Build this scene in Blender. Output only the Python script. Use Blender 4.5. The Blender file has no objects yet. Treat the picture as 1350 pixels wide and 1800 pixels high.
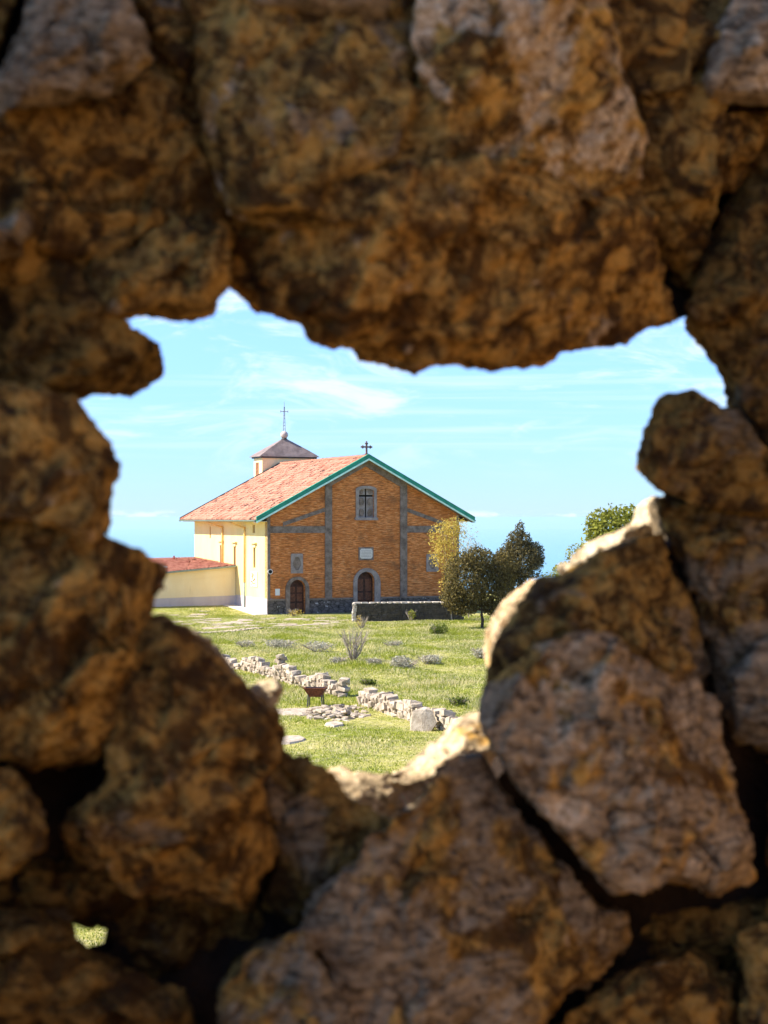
import bpy, bmesh, math, random
import numpy as np
from mathutils import Vector, Matrix, noise
from mathutils.geometry import tessellate_polygon
R = math.radians
random.seed(7); rng = np.random.default_rng(7)
scene = bpy.context.scene
COL = scene.collection

# ------------------------------------------------------------------ camera, sky, sun, exposure
EYE = 7.3; F = 2900.0; HX, HY = 675.0, 910.0
cam = bpy.data.cameras.new('camera'); camo = bpy.data.objects.new('camera', cam); COL.objects.link(camo)
camo.location = (0, 0, EYE); camo.rotation_euler = (R(90), 0, 0)
cam.sensor_fit = 'HORIZONTAL'; cam.sensor_width = 36; cam.lens = F / 1350 * 36
cam.shift_y = 10 / 1350
cam.clip_start = 0.05; cam.clip_end = 250000
cam.dof.use_dof = True; cam.dof.focus_distance = 110; cam.dof.aperture_fstop = 14
scene.camera = camo

SUN_TRAVEL = Vector((1.056, .05, -.97)).normalized()
sun_el = math.asin(-SUN_TRAVEL.z); sun_dir = -SUN_TRAVEL
sun = bpy.data.lights.new('sun', 'SUN'); sun.energy = 4.0; sun.angle = R(.5); sun.color = (1, .93, .80)
suno = bpy.data.objects.new('sun', sun); COL.objects.link(suno)
suno.rotation_euler = SUN_TRAVEL.to_track_quat('-Z', 'Y').to_euler(); suno.location = (-20, 0, 40)

w = bpy.data.worlds.new('World'); scene.world = w; w.use_nodes = True
nt = w.node_tree; N = nt.nodes; LK = nt.links
for n in list(N): N.remove(n)
def wn(t, **k):
    n = N.new(t)
    for a, b in k.items(): setattr(n, a, b)
    return n
sky = wn('ShaderNodeTexSky', sky_type='NISHITA'); sky.sun_disc = False
sky.sun_elevation = sun_el; sky.sun_rotation = math.atan2(sun_dir.x, sun_dir.y)
sky.altitude = 600; sky.air_density = 1.0; sky.dust_density = .1; sky.ozone_density = 3.0
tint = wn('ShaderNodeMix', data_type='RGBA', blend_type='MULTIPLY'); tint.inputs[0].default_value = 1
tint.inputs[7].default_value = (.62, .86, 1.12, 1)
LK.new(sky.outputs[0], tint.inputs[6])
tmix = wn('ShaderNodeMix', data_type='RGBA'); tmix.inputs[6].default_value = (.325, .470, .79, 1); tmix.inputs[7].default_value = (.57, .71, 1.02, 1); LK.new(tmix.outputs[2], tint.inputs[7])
tc = wn('ShaderNodeTexCoord')
def wmap(scale, rot=(0, 0, 0), loc=(0, 0, 0)):
    m = wn('ShaderNodeMapping'); m.inputs['Scale'].default_value = scale; m.inputs['Rotation'].default_value = rot
    m.inputs['Location'].default_value = loc; LK.new(tc.outputs['Generated'], m.inputs[0]); return m
def wnoise(m, sc, det, rough=.55, dist=0.):
    n = wn('ShaderNodeTexNoise'); n.inputs['Scale'].default_value = sc; n.inputs['Detail'].default_value = det
    n.inputs['Roughness'].default_value = rough; n.inputs['Distortion'].default_value = dist
    LK.new(m.outputs[0], n.inputs['Vector']); return n
def wramp(src, a, b, lo=0., hi=1.):
    r = wn('ShaderNodeMapRange', interpolation_type='SMOOTHSTEP'); r.inputs['From Min'].default_value = a
    r.inputs['From Max'].default_value = b; r.inputs['To Min'].default_value = lo; r.inputs['To Max'].default_value = hi
    LK.new(src, r.inputs[0]); return r.outputs[0]
def wmath(op, a, b):
    m = wn('ShaderNodeMath', operation=op)
    for i, v in enumerate((a, b)):
        if isinstance(v, (int, float)): m.inputs[i].default_value = v
        else: LK.new(v, m.inputs[i])
    return m.outputs[0]
# thin high streaks, soft wisps, a low bank of small clouds over the sea
streak = wramp(wnoise(wmap((1.6, 1.6, 60), (0, R(-1.2), 0)), 2.2, 7, .55, .3).outputs[0], .48, .80, 0, .55)
wisp = wramp(wnoise(wmap((7, 7, 22), (R(8), R(14), 0), (3.1, 0.4, 0)), 1.5, 9, .64, 1.1).outputs[0], .47, .70, 0, .85)
sep = wn('ShaderNodeSeparateXYZ'); LK.new(tc.outputs['Generated'], sep.inputs[0])
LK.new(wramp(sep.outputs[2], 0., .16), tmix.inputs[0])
high = wramp(sep.outputs[2], .012, .07)
band = wmath('MULTIPLY', wramp(sep.outputs[2], -.004, -.0005), wramp(sep.outputs[2], .0055, .001))
cum = wmath('MULTIPLY', wramp(wnoise(wmap((60, 60, 150), (0, 0, 0), (2., 0, 0)), 1.0, 6, .6).outputs[0], .47, .60, 0, .95), band)
cl = wmath('MAXIMUM', wmath('MULTIPLY', wmath('MAXIMUM', streak, wisp), high), cum)
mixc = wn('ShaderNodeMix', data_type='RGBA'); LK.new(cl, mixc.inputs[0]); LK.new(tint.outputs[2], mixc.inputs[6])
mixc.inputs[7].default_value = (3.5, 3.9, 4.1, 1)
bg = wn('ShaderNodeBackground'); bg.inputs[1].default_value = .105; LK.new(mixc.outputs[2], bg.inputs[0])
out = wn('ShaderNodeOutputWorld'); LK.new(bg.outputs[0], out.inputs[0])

vs = scene.view_settings; vs.view_transform = 'Standard'; vs.look = 'None'; vs.gamma = 1; vs.use_curve_mapping = False
vs.exposure = 1.5
scene.cycles.max_bounces = 7; scene.cycles.diffuse_bounces = 4; scene.cycles.transparent_max_bounces = 6

# ------------------------------------------------------------------ helpers
def P(px, py, d): return Vector(((px - HX) / F * d, d, EYE - (py - HY) / F * d))
def tag(o, label=None, cat=None, group=None, kind=None):
    for k, v in (('label', label), ('category', cat), ('group', group), ('kind', kind)):
        if v: o[k] = v
    return o
def empty(name, loc=(0, 0, 0), rz=0, label=None, cat=None, group=None):
    o = bpy.data.objects.new(name, None); COL.objects.link(o); o.location = loc; o.rotation_euler = (0, 0, rz)
    o.empty_display_size = .2
    return tag(o, label, cat, group)
def link(name, me, mat, parent=None, loc=None):
    o = bpy.data.objects.new(name, me); COL.objects.link(o)
    if mat is not None and not me.materials: me.materials.append(mat)
    if parent: o.parent = parent
    if loc is not None: o.location = loc
    return o
def from_arrays(name, V, Fc, smooth=False):
    """V (n,3); Fc (m,k) constant-size faces"""
    V = np.asarray(V, np.float32); Fc = np.asarray(Fc, np.int32)
    me = bpy.data.meshes.new(name); k = Fc.shape[1]
    me.vertices.add(len(V)); me.vertices.foreach_set('co', V.ravel())
    me.loops.add(Fc.size); me.loops.foreach_set('vertex_index', Fc.ravel())
    me.polygons.add(len(Fc)); me.polygons.foreach_set('loop_start', np.arange(0, Fc.size, k, dtype=np.int32))
    me.polygons.foreach_set('use_smooth', np.full(len(Fc), smooth))
    me.update(calc_edges=True); me.validate(); return me
def bmdone(name, bm, mat, parent=None, smooth=False, normals=True):
    if normals: bmesh.ops.recalc_face_normals(bm, faces=bm.faces)
    me = bpy.data.meshes.new(name); bm.to_mesh(me); bm.free()
    if smooth:
        for p in me.polygons: p.use_smooth = True
    return link(name, me, mat, parent)
def box(bm, x0, x1, y0, y1, z0, z1, M=None):
    vs_ = [bm.verts.new(v) for v in ((x0,y0,z0),(x1,y0,z0),(x1,y1,z0),(x0,y1,z0),(x0,y0,z1),(x1,y0,z1),(x1,y1,z1),(x0,y1,z1))]
    for f in ((0,1,2,3),(4,5,6,7),(0,1,5,4),(1,2,6,5),(2,3,7,6),(3,0,4,7)): bm.faces.new([vs_[i] for i in f])
    if M is not None:
        for v in vs_: v.co = M @ v.co
def tube(bm, pts, rad, seg=8, cap=True):
    pts = [Vector(p) for p in pts]; rings = []
    if not hasattr(rad, '__len__'): rad = [rad] * len(pts)
    for i, p in enumerate(pts):
        t = (pts[min(i + 1, len(pts) - 1)] - pts[max(i - 1, 0)]).normalized()
        a = t.cross(Vector((0, 0, 1)));
        if a.length < .1: a = t.cross(Vector((1, 0, 0)))
        a.normalize(); b = t.cross(a)
        rings.append([bm.verts.new(p + (a * math.cos(2*math.pi*k/seg) + b * math.sin(2*math.pi*k/seg)) * rad[i]) for k in range(seg)])
    for r0, r1 in zip(rings, rings[1:]):
        for k in range(seg): bm.faces.new((r0[k], r0[(k+1) % seg], r1[(k+1) % seg], r1[k]))
    if cap:
        bm.faces.new(rings[0]); bm.faces.new(rings[-1])
def plate(bm, outer, holes, d0, d1, mp):
    """flat plate with holes; mp(a,b,d) -> 3D"""
    loops = [outer] + list(holes); flat = [p for l in loops for p in l]
    tris = tessellate_polygon([[Vector((a, b, 0)) for a, b in l] for l in loops])
    f = [bm.verts.new(mp(a, b, d0)) for a, b in flat]; g = [bm.verts.new(mp(a, b, d1)) for a, b in flat]
    for t in tris:
        try: bm.faces.new([f[i] for i in t]); bm.faces.new([g[i] for i in t])
        except ValueError: pass
    o = 0
    for l in loops:
        n = len(l)
        for i in range(n):
            j = (i + 1) % n; bm.faces.new((f[o+i], f[o+j], g[o+j], g[o+i]))
        o += n
def rect(a0, a1, b0, b1): return [(a0, b0), (a1, b0), (a1, b1), (a0, b1)]
def arch(a0, a1, b0, b1, rise=None, n=14):
    """rectangle with arched top; b1 = apex"""
    hw = (a1 - a0) / 2; rise = hw if rise is None else rise; c = (a0 + a1) / 2
    return [(a0, b0), (a1, b0)] + [(c + hw * math.cos(math.pi * i / n), b1 - rise + rise * math.sin(math.pi * i / n)) for i in range(n + 1)]

# ------------------------------------------------------------------ materials
def new_mat(name, rough=.9, spec=.2):
    m = bpy.data.materials.new(name); m.use_nodes = True; b = m.node_tree.nodes['Principled BSDF']
    b.inputs['Roughness'].default_value = rough; b.inputs['Specular IOR Level'].default_value = spec
    return m, m.node_tree, b
class NB:
    def __init__(s, nt, coord='Object'):
        s.nt = nt; s.tc = nt.nodes.new('ShaderNodeTexCoord'); s.coord = coord
        s.geo = None
    def vec(s, scale=(1, 1, 1), rot=(0, 0, 0), world=False):
        m = s.nt.nodes.new('ShaderNodeMapping'); m.inputs['Scale'].default_value = scale; m.inputs['Rotation'].default_value = rot
        if world:
            g = s.nt.nodes.new('ShaderNodeNewGeometry'); s.nt.links.new(g.outputs['Position'], m.inputs[0])
        else: s.nt.links.new(s.tc.outputs[s.coord], m.inputs[0])
        return m.outputs[0]
    def noise(s, v, sc, det=4, rough=.55, dist=0):
        n = s.nt.nodes.new('ShaderNodeTexNoise'); n.inputs['Scale'].default_value = sc; n.inputs['Detail'].default_value = det
        n.inputs['Roughness'].default_value = rough; n.inputs['Distortion'].default_value = dist
        s.nt.links.new(v, n.inputs['Vector']); return n.outputs[0]
    def voro(s, v, sc, feat='F1', out='Distance'):
        n = s.nt.nodes.new('ShaderNodeTexVoronoi'); n.feature = feat; n.inputs['Scale'].default_value = sc
        s.nt.links.new(v, n.inputs['Vector']); return n.outputs[out]
    def rng(s, x, a, b, lo=0., hi=1.):
        r = s.nt.nodes.new('ShaderNodeMapRange'); r.interpolation_type = 'SMOOTHSTEP'
        for i, v in zip((1, 2, 3, 4), (a, b, lo, hi)): r.inputs[i].default_value = v
        s.nt.links.new(x, r.inputs[0]); return r.outputs[0]
    def math(s, op, a, b=0.):
        m = s.nt.nodes.new('ShaderNodeMath'); m.operation = op
        for i, v in enumerate((a, b)):
            if isinstance(v, (int, float)): m.inputs[i].default_value = v
            else: s.nt.links.new(v, m.inputs[i])
        return m.outputs[0]
    def mix(s, f, a, b, mode='MIX'):
        m = s.nt.nodes.new('ShaderNodeMix'); m.data_type = 'RGBA'; m.blend_type = mode
        for i, v in zip((0, 6, 7), (f, a, b)):
            if isinstance(v, (int, float)): m.inputs[i].default_value = v
            elif isinstance(v, tuple): m.inputs[i].default_value = v + (1,) if len(v) == 3 else v
            else: s.nt.links.new(v, m.inputs[i])
        return m.outputs[2]
    def bump(s, h, dist, strength=1., prev=None):
        b = s.nt.nodes.new('ShaderNodeBump'); b.inputs['Distance'].default_value = dist; b.inputs['Strength'].default_value = strength
        s.nt.links.new(h, b.inputs['Height'])
        if prev is not None: s.nt.links.new(prev, b.inputs['Normal'])
        return b.outputs[0]
    def attr(s, name, typ='OBJECT'):
        a = s.nt.nodes.new('ShaderNodeAttribute'); a.attribute_type = typ; a.attribute_name = name; return a.outputs['Fac']
    def rnd(s):
        return s.nt.nodes.new('ShaderNodeObjectInfo').outputs['Random']
    def island(s):
        return s.nt.nodes.new('ShaderNodeNewGeometry').outputs['Random Per Island']
def simple(name, c, rough=.85, var=.25, sc=3., bump=.0, spec=.2, metal=0.):
    m, nt_, b = new_mat(name, rough, spec); nb = NB(nt_)
    v = nb.vec(); n = nb.noise(v, sc, 6, .6)
    col = nb.mix(nb.rng(n, .3, .7), tuple(x * (1 - var) for x in c), tuple(min(1, x * (1 + var)) for x in c))
    nt_.links.new(col, b.inputs['Base Color']); b.inputs['Metallic'].default_value = metal
    if bump: nt_.links.new(nb.bump(nb.noise(v, sc * 6, 5), bump), b.inputs['Normal'])
    return m

def ruin_mat():
    m, nt_, b = new_mat('ruin_stone', .95, .1); nb = NB(nt_); v = nb.vec(world=True)
    grey = nb.attr('grey'); pale = nb.attr('pale')
    big = nb.noise(v, 9, 5, .6, .4); mid = nb.noise(v, 38, 8, .68, .5); fine = nb.noise(v, 150, 8, .75); med2 = nb.noise(v, 21, 6, .6, 1.1)
    lay = nb.noise(nb.vec((1, 1, 3.2), (0.5, .7, 0), world=True), 34, 7, .7, .4)
    ochre = nb.mix(nb.rng(mid, .40, .62), (.13, .062, .016), (.66, .375, .100))
    ochre = nb.mix(nb.rng(fine, .44, .66, 0, .45), ochre, (.84, .54, .20))
    ochre = nb.mix(nb.rng(med2, .50, .60, 0, .85), ochre, (.075, .036, .014))
    greyc = nb.mix(nb.rng(lay, .33, .68), (.11, .074, .048), (.56, .415, .285))
    greyc = nb.mix(nb.rng(fine, .46, .68, 0, .4), greyc, (.74, .60, .45))
    g = nb.rng(nb.math('ADD', big, nb.math('MULTIPLY', nb.math('SUBTRACT', grey, .5), .5)), .47, .55)
    col = nb.mix(g, ochre, greyc)
    p = nb.rng(nb.math('ADD', nb.noise(v, 14, 5, .6, .3), nb.math('MULTIPLY', nb.math('SUBTRACT', pale, .5), .4)), .55, .64)
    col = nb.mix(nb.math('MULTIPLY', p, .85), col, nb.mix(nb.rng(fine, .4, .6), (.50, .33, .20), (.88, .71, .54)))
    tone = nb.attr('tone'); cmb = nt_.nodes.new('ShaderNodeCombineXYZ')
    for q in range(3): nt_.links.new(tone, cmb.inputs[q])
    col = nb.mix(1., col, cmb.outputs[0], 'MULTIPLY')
    col = nb.mix(1., col, nb.mix(nb.rnd(), (1.05, .97, .76), (1.0, 1.07, .98)), 'MULTIPLY')
    pit = nb.rng(nb.noise(v, 62, 5, .6, .6), .56, .66)
    col = nb.mix(nb.math('MULTIPLY', pit, .7), col, (.05, .028, .016))  # pits darkened in the colour too, to deepen their shade
    nt_.links.new(col, b.inputs['Base Color'])
    h = nb.math('SUBTRACT', nb.math('ADD', nb.math('MULTIPLY', nb.math('ADD', mid, lay), .8), nb.math('MULTIPLY', fine, .35)), nb.math('MULTIPLY', pit, .35))
    nt_.links.new(nb.bump(h, .014), b.inputs['Normal'])
    return m
M_RUIN = ruin_mat()
M_CORE = simple('gap_shade_core', (.022, .013, .008), .95, .4, 20, .01)  # wall core with the shade of the gaps put into its colour

def field_stone_mat(name, a, c, dark, sc=4.):
    m, nt_, b = new_mat(name, .9, .15); nb = NB(nt_); v = nb.vec(world=True)
    n = nb.noise(v, sc, 6, .65); col = nb.mix(nb.rng(n, .3, .7), a, c)
    col = nb.mix(nb.rng(nb.noise(v, sc * 2.6, 5, .7), .56, .68, 0, .7), col, dark)
    col = nb.mix(nb.math('MULTIPLY', nb.rnd(), .35), col, dark)
    nt_.links.new(col, b.inputs['Base Color']); nt_.links.new(nb.bump(nb.noise(v, sc * 5, 6, .7), .03), b.inputs['Normal'])
    return m
M_FSTONE = field_stone_mat('field_stone', (.34, .265, .19), (.62, .52, .40), (.17, .125, .085))
M_DSTONE = field_stone_mat('shaded_wall_stone', (.075, .06, .045), (.16, .13, .10), (.03, .028, .02), 3)  # churchyard wall face, its shade painted into the stone colour
M_CAP = field_stone_mat('sunlit_wall_stone', (.45, .38, .31), (.60, .53, .45), (.3, .25, .2))  # same wall's top and end, paled in colour as sunlit

def brick_mat():
    m, nt_, b = new_mat('facade_brick', .92, .12); nb = NB(nt_)
    st = nb.noise(nb.vec((1.1, 1.1, 7)), 1.6, 5, .6, .5); st2 = nb.noise(nb.vec((1.7, 1.7, 14)), 1.3, 3, .55, .5); big = nb.noise(nb.vec(), .45, 5, .6)
    col = nb.mix(nb.rng(st, .34, .66), (.46, .135, .034), (.90, .36, .115))
    col = nb.mix(nb.rng(big, .40, .66, 0, .6), col, (.56, .18, .042))
    col = nb.mix(nb.rng(st2, .56, .66, 0, .6), col, (.86, .50, .23))
    col = nb.mix(nb.rng(st2, .44, .36, 0, .6), col, (.11, .038, .016))
    br = nt_.nodes.new('ShaderNodeTexBrick'); mp = nt_.nodes.new('ShaderNodeCombineXYZ'); sp = nt_.nodes.new('ShaderNodeSeparateXYZ')
    wob = nb.noise(nb.vec((1, 1, 1)), 2.5, 3)
    nt_.links.new(nb.tc.outputs['Object'], sp.inputs[0]); nt_.links.new(sp.outputs[0], mp.inputs[0])
    nt_.links.new(nb.math('ADD', sp.outputs[2], nb.math('MULTIPLY', wob, .12)), mp.inputs[1]); nt_.links.new(mp.outputs[0], br.inputs['Vector'])
    br.inputs['Scale'].default_value = 1; br.inputs['Brick Width'].default_value = .32; br.inputs['Row Height'].default_value = .10; br.inputs['Mortar Size'].default_value = .012
    br.inputs['Color1'].default_value = (.75, .72, .68, 1); br.inputs['Color2'].default_value = (1.2, 1.15, 1.1, 1); br.inputs['Mortar'].default_value = (.62, .58, .55, 1)
    col = nb.mix(.25, col, br.outputs[0], 'MULTIPLY')
    # damp dark stains below the roof line and around the belts
    col = nb.mix(nb.rng(nb.noise(nb.vec((.5, .5, .9)), 1.1, 6, .65), .52, .68, 0, .6), col, (.17, .075, .035))
    nt_.links.new(col, b.inputs['Base Color']); nt_.links.new(nb.bump(nb.math('ADD', st, nb.math('MULTIPLY', br.outputs[1], -.5)), .05), b.inputs['Normal'])
    return m
M_BRICK = brick_mat()
def greystone_mat(name, a, c, specks=False):
    m, nt_, b = new_mat(name, .9, .15); nb = NB(nt_); v = nb.vec()
    col = nb.mix(nb.rng(nb.noise(v, 2.2, 6, .7), .3, .7), a, c)
    col = nb.mix(nb.rng(nb.noise(v, 5.5, 5, .7), .58, .70, 0, .6), col, (.055, .045, .04))
    if specks:
        vv = nb.vec((1, 1, 1.4)); col = nb.mix(nb.rng(nb.noise(vv, 3.0, 3, .6), .62, .67), col, (.55, .5, .46))
        cr = nb.rng(nb.voro(nb.vec((1.6, 1.6, 3)), 1.4, 'DISTANCE_TO_EDGE'), .02, .06); col = nb.mix(cr, (.03, .026, .022), col)
    nt_.links.new(col, b.inputs['Base Color']); nt_.links.new(nb.bump(nb.noise(v, 9, 6, .7), .03), b.inputs['Normal'])
    return m
M_GREY = greystone_mat('grey_tuff', (.125, .092, .070), (.29, .225, .18))
M_GREYL = greystone_mat('pale_grey_tuff', (.24, .195, .17), (.38, .32, .28))
M_PLINTH = greystone_mat('plinth_stone', (.07, .058, .052), (.17, .14, .125), True)
def stucco_mat(name, c, c2):
    m, nt_, b = new_mat(name, .95, .1); nb = NB(nt_); v = nb.vec((1, 1, .45))
    col = nb.mix(nb.rng(nb.noise(v, .8, 6, .6), .35, .7), c, c2)
    col = nb.mix(nb.rng(nb.noise(nb.vec((3, 3, .35)), 1.2, 5, .6), .58, .75, 0, .25), col, tuple(x * .72 for x in c))
    nt_.links.new(col, b.inputs['Base Color']); nt_.links.new(nb.bump(nb.noise(v, 12, 5), .01), b.inputs['Normal'])
    return m
M_YELLOW = stucco_mat('yellow_plaster', (.79, .61, .27), (.83, .66, .32))
M_YELLOW2 = stucco_mat('ochre_plaster', (.80, .63, .36), (.84, .69, .43))
M_PGREY = stucco_mat('grey_plaster', (.50, .42, .40), (.58, .50, .47))
M_GREEN = simple('green_paint', (.012, .25, .15), .55, .2, 2, 0, .4)
M_GREENL = simple('pale_green_paint', (.55, .84, .70), .5, .15, 3, 0, .4)
M_GUTTER = simple('gutter_metal', (.22, .27, .23), .5, .2, 3, 0, .4)
M_PIPE = simple('pipe_yellow', (.80, .50, .16), .6, .12, 3, 0, .3)
M_COPPER = simple('sheet_metal_roof', (.23, .17, .145), .6, .3, 1.5, .01, .3)
M_DMETAL = simple('dark_metal', (.06, .055, .05), .5, .3, 6, 0, .4)
M_GOLD = simple('weathered_ball', (.50, .40, .34), .4, .2, 5, 0, .5)
M_IRONG = simple('grey_iron', (.22, .22, .21), .5, .3, 6, 0, .4)
M_WOOD = simple('door_wood', (.060, .022, .012), .6, .55, 3.5, .01, .3)
M_WOODL = simple('door_wood_light', (.14, .052, .025), .6, .35, 6, .01, .3)
M_BLACK = simple('dark_void', (.01, .01, .01), .9, .1)
M_SHUT = simple('brown_window', (.24, .10, .045), .8, .3, 4)
M_WHITE = simple('white_paper', (.72, .70, .66), .8, .05)
M_MARBLE = simple('marble_plaque', (.62, .58, .52), .6, .12, 9)
M_RUST = simple('rusty_iron', (.13, .045, .02), .85, .45, 12, .004)
M_BARK = simple('bark', (.065, .048, .036), .95, .4, 8, .02)
M_TWIG = simple('pale_twig', (.34, .28, .22), .9, .3, 8)
def tile_mat(name, a, b_, c):
    m, nt_, b = new_mat(name, .85, .2); nb = NB(nt_); r = nb.island()
    col = nb.mix(nb.rng(r, .0, .8), a, b_); col = nb.mix(nb.rng(r, .90, .93), col, c)
    col = nb.mix(nb.rng(nb.noise(nb.vec(), 1.1, 6, .65), .5, .72, 0, .5), col, tuple(x * .55 for x in a))
    nt_.links.new(col, b.inputs['Base Color']); return m
M_TILE = tile_mat('roof_tile', (.36, .135, .080), (.60, .295, .195), (.10, .05, .04))
M_TILE2 = tile_mat('annex_tile', (.34, .12, .075), (.48, .20, .135), (.30, .08, .06))

def leaf_mat(name, a, c, trans=.35):
    m = bpy.data.materials.new(name); m.use_nodes = True; nt_ = m.node_tree; b = nt_.nodes['Principled BSDF']
    b.inputs['Roughness'].default_value = .7; b.inputs['Specular IOR Level'].default_value = .12
    nb = NB(nt_); r = nb.island(); n = nb.noise(nb.vec(world=True), 1.1, 3)
    col = nb.mix(nb.rng(nb.math('ADD', nb.math('MULTIPLY', r, .6), nb.math('MULTIPLY', n, .5)), .15, .85), a, c)
    nt_.links.new(col, b.inputs['Base Color'])
    tr = nt_.nodes.new('ShaderNodeBsdfTranslucent'); nt_.links.new(col, tr.inputs[0]); mx = nt_.nodes.new('ShaderNodeMixShader')
    mx.inputs[0].default_value = trans; nt_.links.new(b.outputs[0], mx.inputs[1]); nt_.links.new(tr.outputs[0], mx.inputs[2])
    nt_.links.new(mx.outputs[0], nt_.nodes['Material Output'].inputs[0]); return m
M_OAK = leaf_mat('oak_leaf', (.050, .038, .012), (.19, .145, .045), .25)
M_OAK2 = leaf_mat('evergreen_leaf', (.050, .040, .016), (.17, .135, .05), .25)
M_YLEAF = leaf_mat('yellow_leaf', (.38, .27, .045), (.66, .50, .11), .4)
M_FIG = leaf_mat('bright_leaf', (.11, .12, .012), (.32, .32, .05), .4)
M_SAGE = leaf_mat('sage_leaf', (.26, .24, .17), (.50, .46, .36), .2)
M_WEED = leaf_mat('weed_leaf', (.08, .11, .012), (.20, .24, .04), .4)

def ground_mat():
    m, nt_, b = new_mat('meadow_soil', .95, .1); nb = NB(nt_); v = nb.vec(world=True)
    g = nb.mix(nb.rng(nb.noise(v, .35, 6, .65), .35, .65), (.22, .24, .035), (.42, .37, .12))
    g = nb.mix(nb.rng(nb.noise(v, 2.4, 6, .7), .50, .68, 0, .7), g, (.55, .47, .28))
    g = nb.mix(nb.rng(nb.noise(v, 5, 5, .7), .56, .66, 0, .7), g, (.09, .10, .015))
    sp = nt_.nodes.new('ShaderNodeSeparateXYZ'); geo = nt_.nodes.new('ShaderNodeNewGeometry'); nt_.links.new(geo.outputs['Position'], sp.inputs[0])
    earth = nb.mix(nb.noise(v, 3, 6, .7), (.30, .17, .08), (.48, .33, .19))
    g = nb.mix(nb.rng(nb.math('ADD', sp.outputs[1], nb.math('MULTIPLY', nb.noise(v, .5, 4), 3)), 9, 4.5), g, earth)
    nt_.links.new(g, b.inputs['Base Color']); nt_.links.new(nb.bump(nb.noise(v, 3, 8, .7), .12), b.inputs['Normal']); return m
M_GROUND = ground_mat()
def blade_mat():
    m = bpy.data.materials.new('grass_blade'); m.use_nodes = True; nt_ = m.node_tree; b = nt_.nodes['Principled BSDF']
    b.inputs['Roughness'].default_value = .7; b.inputs['Specular IOR Level'].default_value = .15
    nb = NB(nt_); v = nb.vec(world=True); r = nb.island()
    col = nb.mix(nb.rng(r, 0, 1), (.15, .20, .016), (.40, .42, .05))
    straw = nb.mix(r, (.55, .46, .20), (.80, .70, .42))
    f = nb.math('ADD', nb.noise(v, .30, 5, .6), nb.math('MULTIPLY', nb.math('SUBTRACT', r, .5), .35))
    f = nb.math('ADD', f, nb.math('MULTIPLY', nb.math('SUBTRACT', nb.noise(v, 1.3, 4), .5), .5))
    col = nb.mix(nb.rng(f, .48, .64, 0, .85), col, straw)
    nt_.links.new(col, b.inputs['Base Color'])
    tr = nt_.nodes.new('ShaderNodeBsdfTranslucent'); nt_.links.new(col, tr.inputs[0]); mx = nt_.nodes.new('ShaderNodeMixShader')
    mx.inputs[0].default_value = .35; nt_.links.new(b.outputs[0], mx.inputs[1]); nt_.links.new(tr.outputs[0], mx.inputs[2])
    nt_.links.new(mx.outputs[0], nt_.nodes['Material Output'].inputs[0]); return m
M_BLADE = blade_mat()
def sea_mat():
    m, nt_, b = new_mat('sea_water', .18, .5); b.inputs['Base Color'].default_value = (.012, .20, .30, 1)
    nb = NB(nt_); nt_.links.new(nb.bump(nb.noise(nb.vec(world=True), .05, 6), 3.), b.inputs['Normal']); return m
M_SEA = sea_mat()

# ------------------------------------------------------------------ frames: church corner and its axes
ANG = R(23.6); U = Vector((math.cos(ANG), math.sin(ANG), 0)); Vv = Vector((-math.sin(ANG), math.cos(ANG), 0))
A0 = Vector((-8.7, 123, 0))
def fac(px, py):            # pixel on the facade plane -> local (x, z)
    k = (px - HX) / F; s = (A0.y * k - A0.x) / (U.x - U.y * k); return s, EYE - (py - HY) / F * (A0.y + U.y * s)
def sid(px, py):            # pixel on the side wall plane -> local (y, z)
    k = (px - HX) / F; s = (A0.y * k - A0.x) / (Vv.x - Vv.y * k); return s, EYE - (py - HY) / F * (A0.y + Vv.y * s)
def sstep(x, a, b):
    t = np.clip((x - a) / (b - a), 0, 1); return t * t * (3 - 2 * t)
def hgt(x, y):
    x = np.asarray(x, float); y = np.asarray(y, float)
    r = np.sqrt(x * x + y * y); z = 5.7 * (1 - sstep(r, 3, 23))
    lu = (x - A0.x) * U.x + (y - A0.y) * U.y; lv = (x - A0.x) * Vv.x + (y - A0.y) * Vv.y
    z += .05 * np.clip(lv, 0, 8) * (1 - sstep(lu, 0, 3)) * sstep(y, 100, 120) + .07 * sstep(y, 100, 120)
    z += (.10 * np.sin(x * .35 + 1) * np.cos(y * .21) + .05 * np.sin(x * .9 + y * .5)) * sstep(y, 30, 45) * (1 - sstep(y, 105, 116))
    z += .35 * sstep(y, 62, 74) * (1 - sstep(y, 95, 112)) * .4
    rr = np.sqrt(x ** 2 + (y - 60) ** 2); z -= 605 * (sstep(rr, 104, 1500) ** 1.0) + .25 * np.clip(rr - 104, 0, 200)
    return z

# ------------------------------------------------------------------ ground, sea
def build_ground():
    def axis(lims):
        a = [];
        for s, e, st in lims: a += list(np.arange(s, e, st))
        return np.array(a + [lims[-1][1]])
    xs = axis([(-2600, -200, 120), (-200, -40, 16), (-40, 30, .7), (30, 200, 16), (200, 2600, 120)])
    ys = axis([(-2600, -200, 120), (-200, -20, 14), (-20, 145, .8), (145, 300, 14), (300, 2800, 120)])
    X, Y = np.meshgrid(xs, ys); Z = hgt(X, Y)
    V = np.stack([X.ravel(), Y.ravel(), Z.ravel()], 1); nx = len(xs); ny = len(ys)
    i, j = np.meshgrid(np.arange(nx - 1), np.arange(ny - 1)); a = (j * nx + i).ravel()
    o = link('ground', from_arrays('ground', V, np.stack([a, a + 1, a + 1 + nx, a + nx], 1), True), M_GROUND)
    tag(o, 'green and straw coloured meadow on the hilltop', kind='structure')
build_ground()
S = 90000; bm = bmesh.new()
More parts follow.
